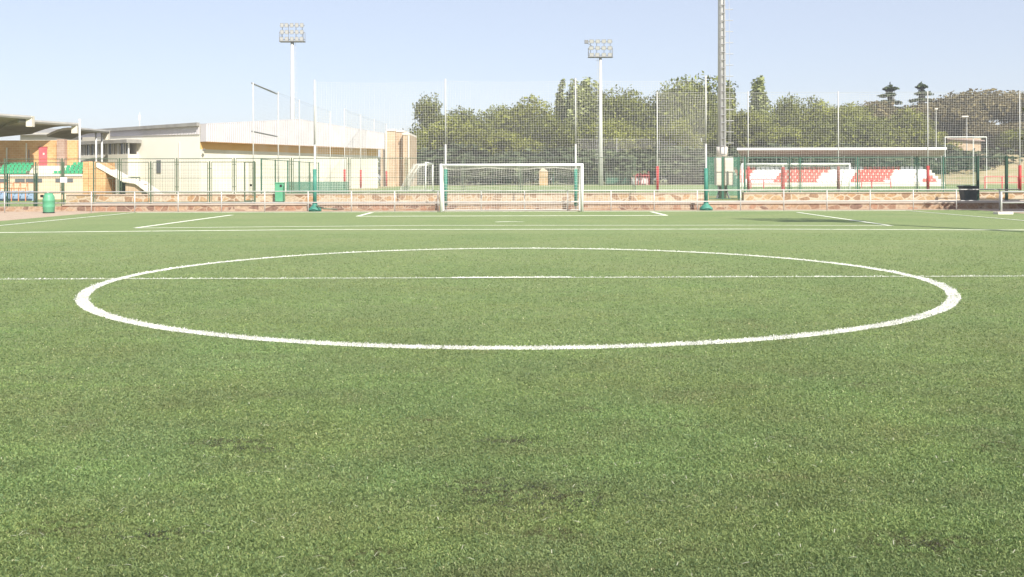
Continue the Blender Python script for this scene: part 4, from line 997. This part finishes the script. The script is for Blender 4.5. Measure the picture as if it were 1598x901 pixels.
def lobes_round(R_, Hc, rh, n, rs, seed, lo=.38, hi=.62):
    r = random.Random(seed); out = []
    for i in range(n):
        a = r.uniform(0, 2*math.pi); e = r.uniform(-.75, 1); rr = R_*math.sqrt(max(0, 1 - e*e))*r.uniform(.35, .82)
        s = r.uniform(lo, hi)*R_*rs
        out.append((rr*math.cos(a), rr*math.sin(a), Hc + e*rh*.75, s, s, s*r.uniform(.65, .95)))
    out.append((0, 0, Hc, R_*.62, R_*.62, rh*.66)); return out
def trunk(t, h, r0, lobes, seed):
    r = random.Random(seed); b = MB(); pts = [(r.uniform(-.1, .1)*i, r.uniform(-.1, .1)*i, h*i/5 - (.1 if i == 0 else 0)) for i in range(6)]
    b.tube(pts, r0, 8, r2=r0*.45)
    for lb in r.sample(lobes, min(7, len(lobes))):
        s = Vector(pts[r.randint(2, 4)]); e = Vector(lb[:3]); m_ = (s + e)/2 + Vector((0, 0, .3)); b.tube([s, m_, e], r0*.35, 5, r2=r0*.08)
    b.build('trunk', M['bark'], t, smooth=True)
TREES = []; protos = {}
def make_proto(kind, v):
    t = thing('tree', 'tree', 'tree'); sd = sum(map(ord, kind))*7 + v*31
    if kind == 'broad':
        lb = lobes_round(4.6, 6.2, 4.6, 17, 1, sd); t.name = 'broadleaf_tree'; trunk(t, 6.5, .28, lb, sd); leafcloud('crown', lb, 14000, .20, (.135,.155,.034), (.10,.10,.012), t, sd)
    if kind == 'pine':
        lb = lobes_round(4.3, 7.4, 3.4, 16, .95, sd, .3, .55); t.name = 'pine_tree'; trunk(t, 8, .26, lb, sd); leafcloud('crown', lb, 14000, .19, (.165,.180,.034), (.11,.11,.012), t, sd, up=.6)
    if kind == 'poplar':
        r = random.Random(sd); lb = []
        for k in range(6):
            a = k*1.05 + r.uniform(-.3, .3); q = 0 if k == 0 else r.uniform(.55, .95); top = 13.2 if k == 0 else r.uniform(10.2, 12.8); x0, y0 = q*math.cos(a), q*math.sin(a); z = 2.2 + r.uniform(0, 1)
            while z < top:
                f = (z - 2)/(top - 2); w_ = .95*math.sin(math.pi*min(1, f*.70 + .18))**.7*r.uniform(.85, 1.2)
                lb.append((x0*(1 - .35*f) + r.uniform(-.15,.15), y0*(1 - .35*f) + r.uniform(-.15,.15), z, w_*.62, w_*.62, 1.0)); z += .85
        t.name = 'poplar_tree'; trunk(t, 11, .22, lb, sd); leafcloud('crown', lb, 8500, .21, (.260,.290,.125), (.10,.10,.04), t, sd, up=.2)
    if kind == 'fir':
        r = random.Random(sd); lb = []
        for i in range(13):
            z = 2.2 + 9.2*i/12; w_ = 3.0*(1 - i/12.4)**.75 + .2
            for k in range(8 if i < 9 else 5):
                a = k*2*math.pi/8 + i*.9 + r.uniform(-.25,.25); lim = w_*r.uniform(.75, 1.1)
                for q in (.3, .62, .92): lb.append((lim*q*math.cos(a), lim*q*math.sin(a), z - .22*lim*q, .42 - .1*q, .42 - .1*q, .17))
            lb.append((0, 0, z, .3, .3, .5))
        lb.append((0, 0, 11.6, .16, .16, .45))
        t.name = 'fir_tree'; trunk(t, 11.6, .2, lb[-8:], sd); leafcloud('crown', lb, 12000, .15, (.065,.095,.040), (.04,.04,.02), t, sd, up=.1)
    if kind == 'umbrella':
        r = random.Random(sd); lb = []
        for i in range(20):
            a = r.uniform(0, 6.28); q = 4.8*math.sqrt(r.random()); lb.append((q*math.cos(a), q*math.sin(a), 7.2 + .9*(1 - q/4.8) + r.uniform(-.5,.4), 1.6, 1.6, 1.0))
        for i in range(8):
            a = r.uniform(0, 6.28); q = 3.2*math.sqrt(r.random()); lb.append((q*math.cos(a), q*math.sin(a), 5.2 + r.uniform(-1.2, .6), 1.4, 1.4, 1.1))
        t.name = 'stone_pine'; trunk(t, 7.6, .26, lb, sd); leafcloud('crown', lb, 12000, .20, (.150,.120,.055), (.08,.07,.03), t, sd, up=.6)
    if kind == 'shrub':
        lb = lobes_round(2.0, 1.5, 1.4, 9, 1, sd); t.name = 'shrub'; trunk(t, 1.4, .08, lb, sd); leafcloud('foliage', lb, 2000, .2, (.070,.095,.045), (.06,.06,.03), t, sd)
    return t
HT = {'broad': 10.6, 'pine': 10.7, 'poplar': 13.3, 'fir': 12.0, 'umbrella': 8.9, 'shrub': 3.0}
GR = {'broad': 'broadleaf trees beyond the far pitch', 'pine': 'pines beyond the far pitch', 'poplar': 'poplars rising above the trees', 'fir': 'dark firs on the right', 'umbrella': 'brownish stone pines on the right slope', 'shrub': 'shrubs at the foot of the trees'}
used = set()
def plant(kind, v, px, py, D, z0, wide, label):
    key = (kind, v)
    if key not in protos: protos[key] = make_proto(kind, v)
    o = protos[key] if key not in used else copy_tree(protos[key]); used.add(key)
    h = gz(py, D, px) - z0; s = h/HT[kind]
    o.location = (gx(px, D), D, z0); o.scale = (s*wide, s*wide, s); o.rotation_euler[2] = random.uniform(0, 6.28)
    tag(o, label, 'shrub' if kind == 'shrub' else 'tree', GR[kind]); return o
PL = [
 # front rank, left to right
 ('broad', 0, 650, 205, 170, .8, 'low dark tree at the left end of the wood, beside the tan brick block'),
 ('broad', 1, 672, 157, 176, .72, 'dark tall round tree just left of the first white net pole'),
 ('pine', 0, 700, 183, 156, 1.2, 'wide green tree behind the white net pole at the left post of the near goal'),
 ('broad', 2, 724, 176, 168, 1.0, 'bushy tree second from the pole above the left goal post'),
 ('broad', 0, 753, 170, 180, .85, 'darker rounded tree with sky on its right, above the left goal half'),
 ('pine', 1, 742, 205, 150, 1.3, 'low spreading green tree in front above the left half of the goal'),
 ('broad', 1, 777, 174, 184, .8, 'small-headed dark tree above the middle of the goal'),
 ('pine', 2, 790, 198, 152, 1.25, 'yellowish spreading tree above the centre of the goal'),
 ('pine', 0, 831, 153, 168, 1.0, 'tall rounded yellow-green tree above the right half of the goal'),
 ('broad', 2, 855, 188, 152, 1.15, 'broad green tree in front above the right goal post'),
 ('poplar', 0, 877, 131, 182, 1.25, 'slim grey-green poplar standing alone left of the pole at the right goal post'),
 ('poplar', 1, 899, 126, 176, 1.40, 'tall poplar directly behind the pole at the right goal post'),
 ('poplar', 2, 914, 124, 178, 1.69, 'dense tall poplar just left of the second floodlight mast'),
 ('poplar', 0, 931, 134, 180, 1.62, 'poplar hidden behind the second floodlight mast'),
 ('broad', 0, 905, 180, 156, 1.1, 'leafy tree at the foot of the tall poplars'),
 ('pine', 1, 948, 190, 152, 1.1, 'green tree at the right foot of the second floodlight mast'),
 ('broad', 1, 955, 155, 172, .7, 'narrow round tree right of the second floodlight mast'),
 ('broad', 2, 975, 147, 170, .85, 'high rounded green tree midway between floodlight mast and red padded pole'),
 ('broad', 0, 1008, 160, 174, .8, 'dark green tree just left of the first red padded pole'),
 ('pine', 2, 1000, 195, 152, 1.2, 'low green tree in front left of the first red padded pole'),
 ('broad', 1, 1046, 142, 170, 1.0, 'broad tree behind the first red padded pole'),
 ('broad', 2, 1082, 128, 172, .9, 'tallest broad tree left of the tall mast'),
 ('pine', 0, 1062, 190, 150, 1.3, 'spreading tree in front between the red padded pole and the tall mast'),
 ('broad', 0, 1112, 150, 168, .85, 'tree partly hidden by the tall mast on its left side'),
 ('poplar', 1, 1139, 128, 186, 1.03, 'thin poplar peeping out right of the tall mast'),
 ('pine', 1, 1158, 177, 156, 1.1, 'rounded bright tree between the tall mast and its neighbouring padded pole'),
 ('poplar', 2, 1184, 121, 176, 1.35, 'big isolated poplar right of the tall mast'),
 ('broad', 1, 1192, 178, 158, 1.15, 'broad tree at the foot of the isolated poplar'),
 ('broad', 2, 1230, 158, 168, .75, 'light green tree at the left of a pair above the red and white stand'),
 ('broad', 0, 1251, 152, 170, .72, 'light green tree with a rounded tip, the right one of a pair above the stand'),
 ('pine', 2, 1233, 190, 152, 1.2, 'low yellow-green tree over the left part of the stand roof'),
 ('pine', 0, 1283, 162, 166, 1.05, 'feathery olive tree over the middle of the stand roof'),
 ('broad', 1, 1279, 192, 150, 1.2, 'low rounded bush-like tree right over the middle of the stand roof'),
 ('pine', 1, 1322, 165, 164, 1.15, 'olive tree right of the middle pole of the right net'),
 ('broad', 2, 1341, 188, 150, 1.2, 'bright green tree in front, right of the middle pole of the right net'),
 ('umbrella', 0, 1366, 162, 172, 1.15, 'brownish stone pine left of the first fir'),
 ('fir', 0, 1391, 130, 178, 1.5, 'dark layered fir with a broken top, the left one of two'),
 ('fir', 1, 1439, 127, 176, 1.25, 'dark pointed fir, the right one of two, beside the net pole'),
 ('pine', 2, 1382, 188, 152, 1.25, 'green tree at the foot of the left fir'),
 ('pine', 0, 1418, 172, 160, 1.2, 'olive tree between the two firs'),
 ('umbrella', 1, 1478, 163, 166, 1.1, 'brownish stone pine just right of the right fir'),
 ('umbrella', 0, 1500, 150, 172, 1.15, 'tall brownish stone pine behind the street lamps'),
 ('umbrella', 1, 1536, 143, 170, 1.2, 'highest brownish stone pine near the right edge'),
 ('umbrella', 0, 1568, 152, 168, 1.1, 'stone pine between the highest pine and the last net pole'),
 ('umbrella', 1, 1602, 141, 166, 1.2, 'stone pine cut by the right edge of the picture'),
 ('umbrella', 0, 1650, 145, 165, 1.2, 'stone pine just outside the right edge of the picture'),
 ('pine', 1, 1448, 205, 152, 1.2, 'low olive tree under the right fir'),
 ('umbrella', 1, 1560, 190, 158, 1.2, 'lower stone pine above the brick shed at the right'),
 ('pine', 2, 1600, 195, 152, 1.2, 'low tree at the right edge above the slope'),
 ('pine', 2, 1692, 160, 160, 1.2, 'tree outside the right edge behind the slope'),
]
for k, v, px, py, D, wd, lab in PL:
    z0 = UP
    if px > 1470: z0 = UP + 1.5
    plant(k, v, px, py, D, z0, wd, lab)
# undergrowth filling the foot of the wood
sp = ['left of the side-on goal', 'behind the left goal post', 'behind the left half of the goal', 'behind the centre of the goal', 'behind the right half of the goal', 'behind the right goal post', 'left of the second floodlight mast', 'right of the second floodlight mast', 'behind the white van', 'left of the first red padded pole', 'right of the first red padded pole', 'behind the faraway goal', 'left of the tall mast', 'right of the tall mast', 'behind the left end of the covered stand', 'behind the covered stand under the poplar', 'behind the covered stand left of its middle', 'behind the middle of the covered stand', 'behind the covered stand right of its middle', 'behind the covered stand under the left fir', 'behind the right end of the covered stand', 'on the slope below the brick shed']
for i, s in enumerate(sp):
    px = 655 + i*40.5; plant('shrub', i % 3, px + random.uniform(-8, 8), random.uniform(226, 240), 147 + random.uniform(-1, 3), UP, 2.0 + random.uniform(-.2, .4), 'dense dark shrub ' + s)
# distant wood closing the gaps low down
lb = [(x, 196 + random.uniform(-4, 4), 3.0 + random.uniform(-.4, 1.2), 5.0, 3.5, 4.0 + random.uniform(-.5, 1.5)) for x in np.arange(-22, 122, 5.5)]
o = leafcloud('distant_wood', lb, 16000, .42, (.060,.080,.040), (.03,.03,.02), None, 99); tag(o, 'dark mass of distant wood behind the separate trees', 'wood', kind='stuff')

# a tree beside the pitch outside the picture; its shade lies on the wall at the far right
o = copy_tree(protos[('broad', 1)]); o.location = (gx(1805, 39), 39, -.02); o.scale = (.8, .8, .72); tag(o, 'tree beside the pitch outside the right edge, shading the end of the stone wall', 'tree')
# small plant on top of the left pole area
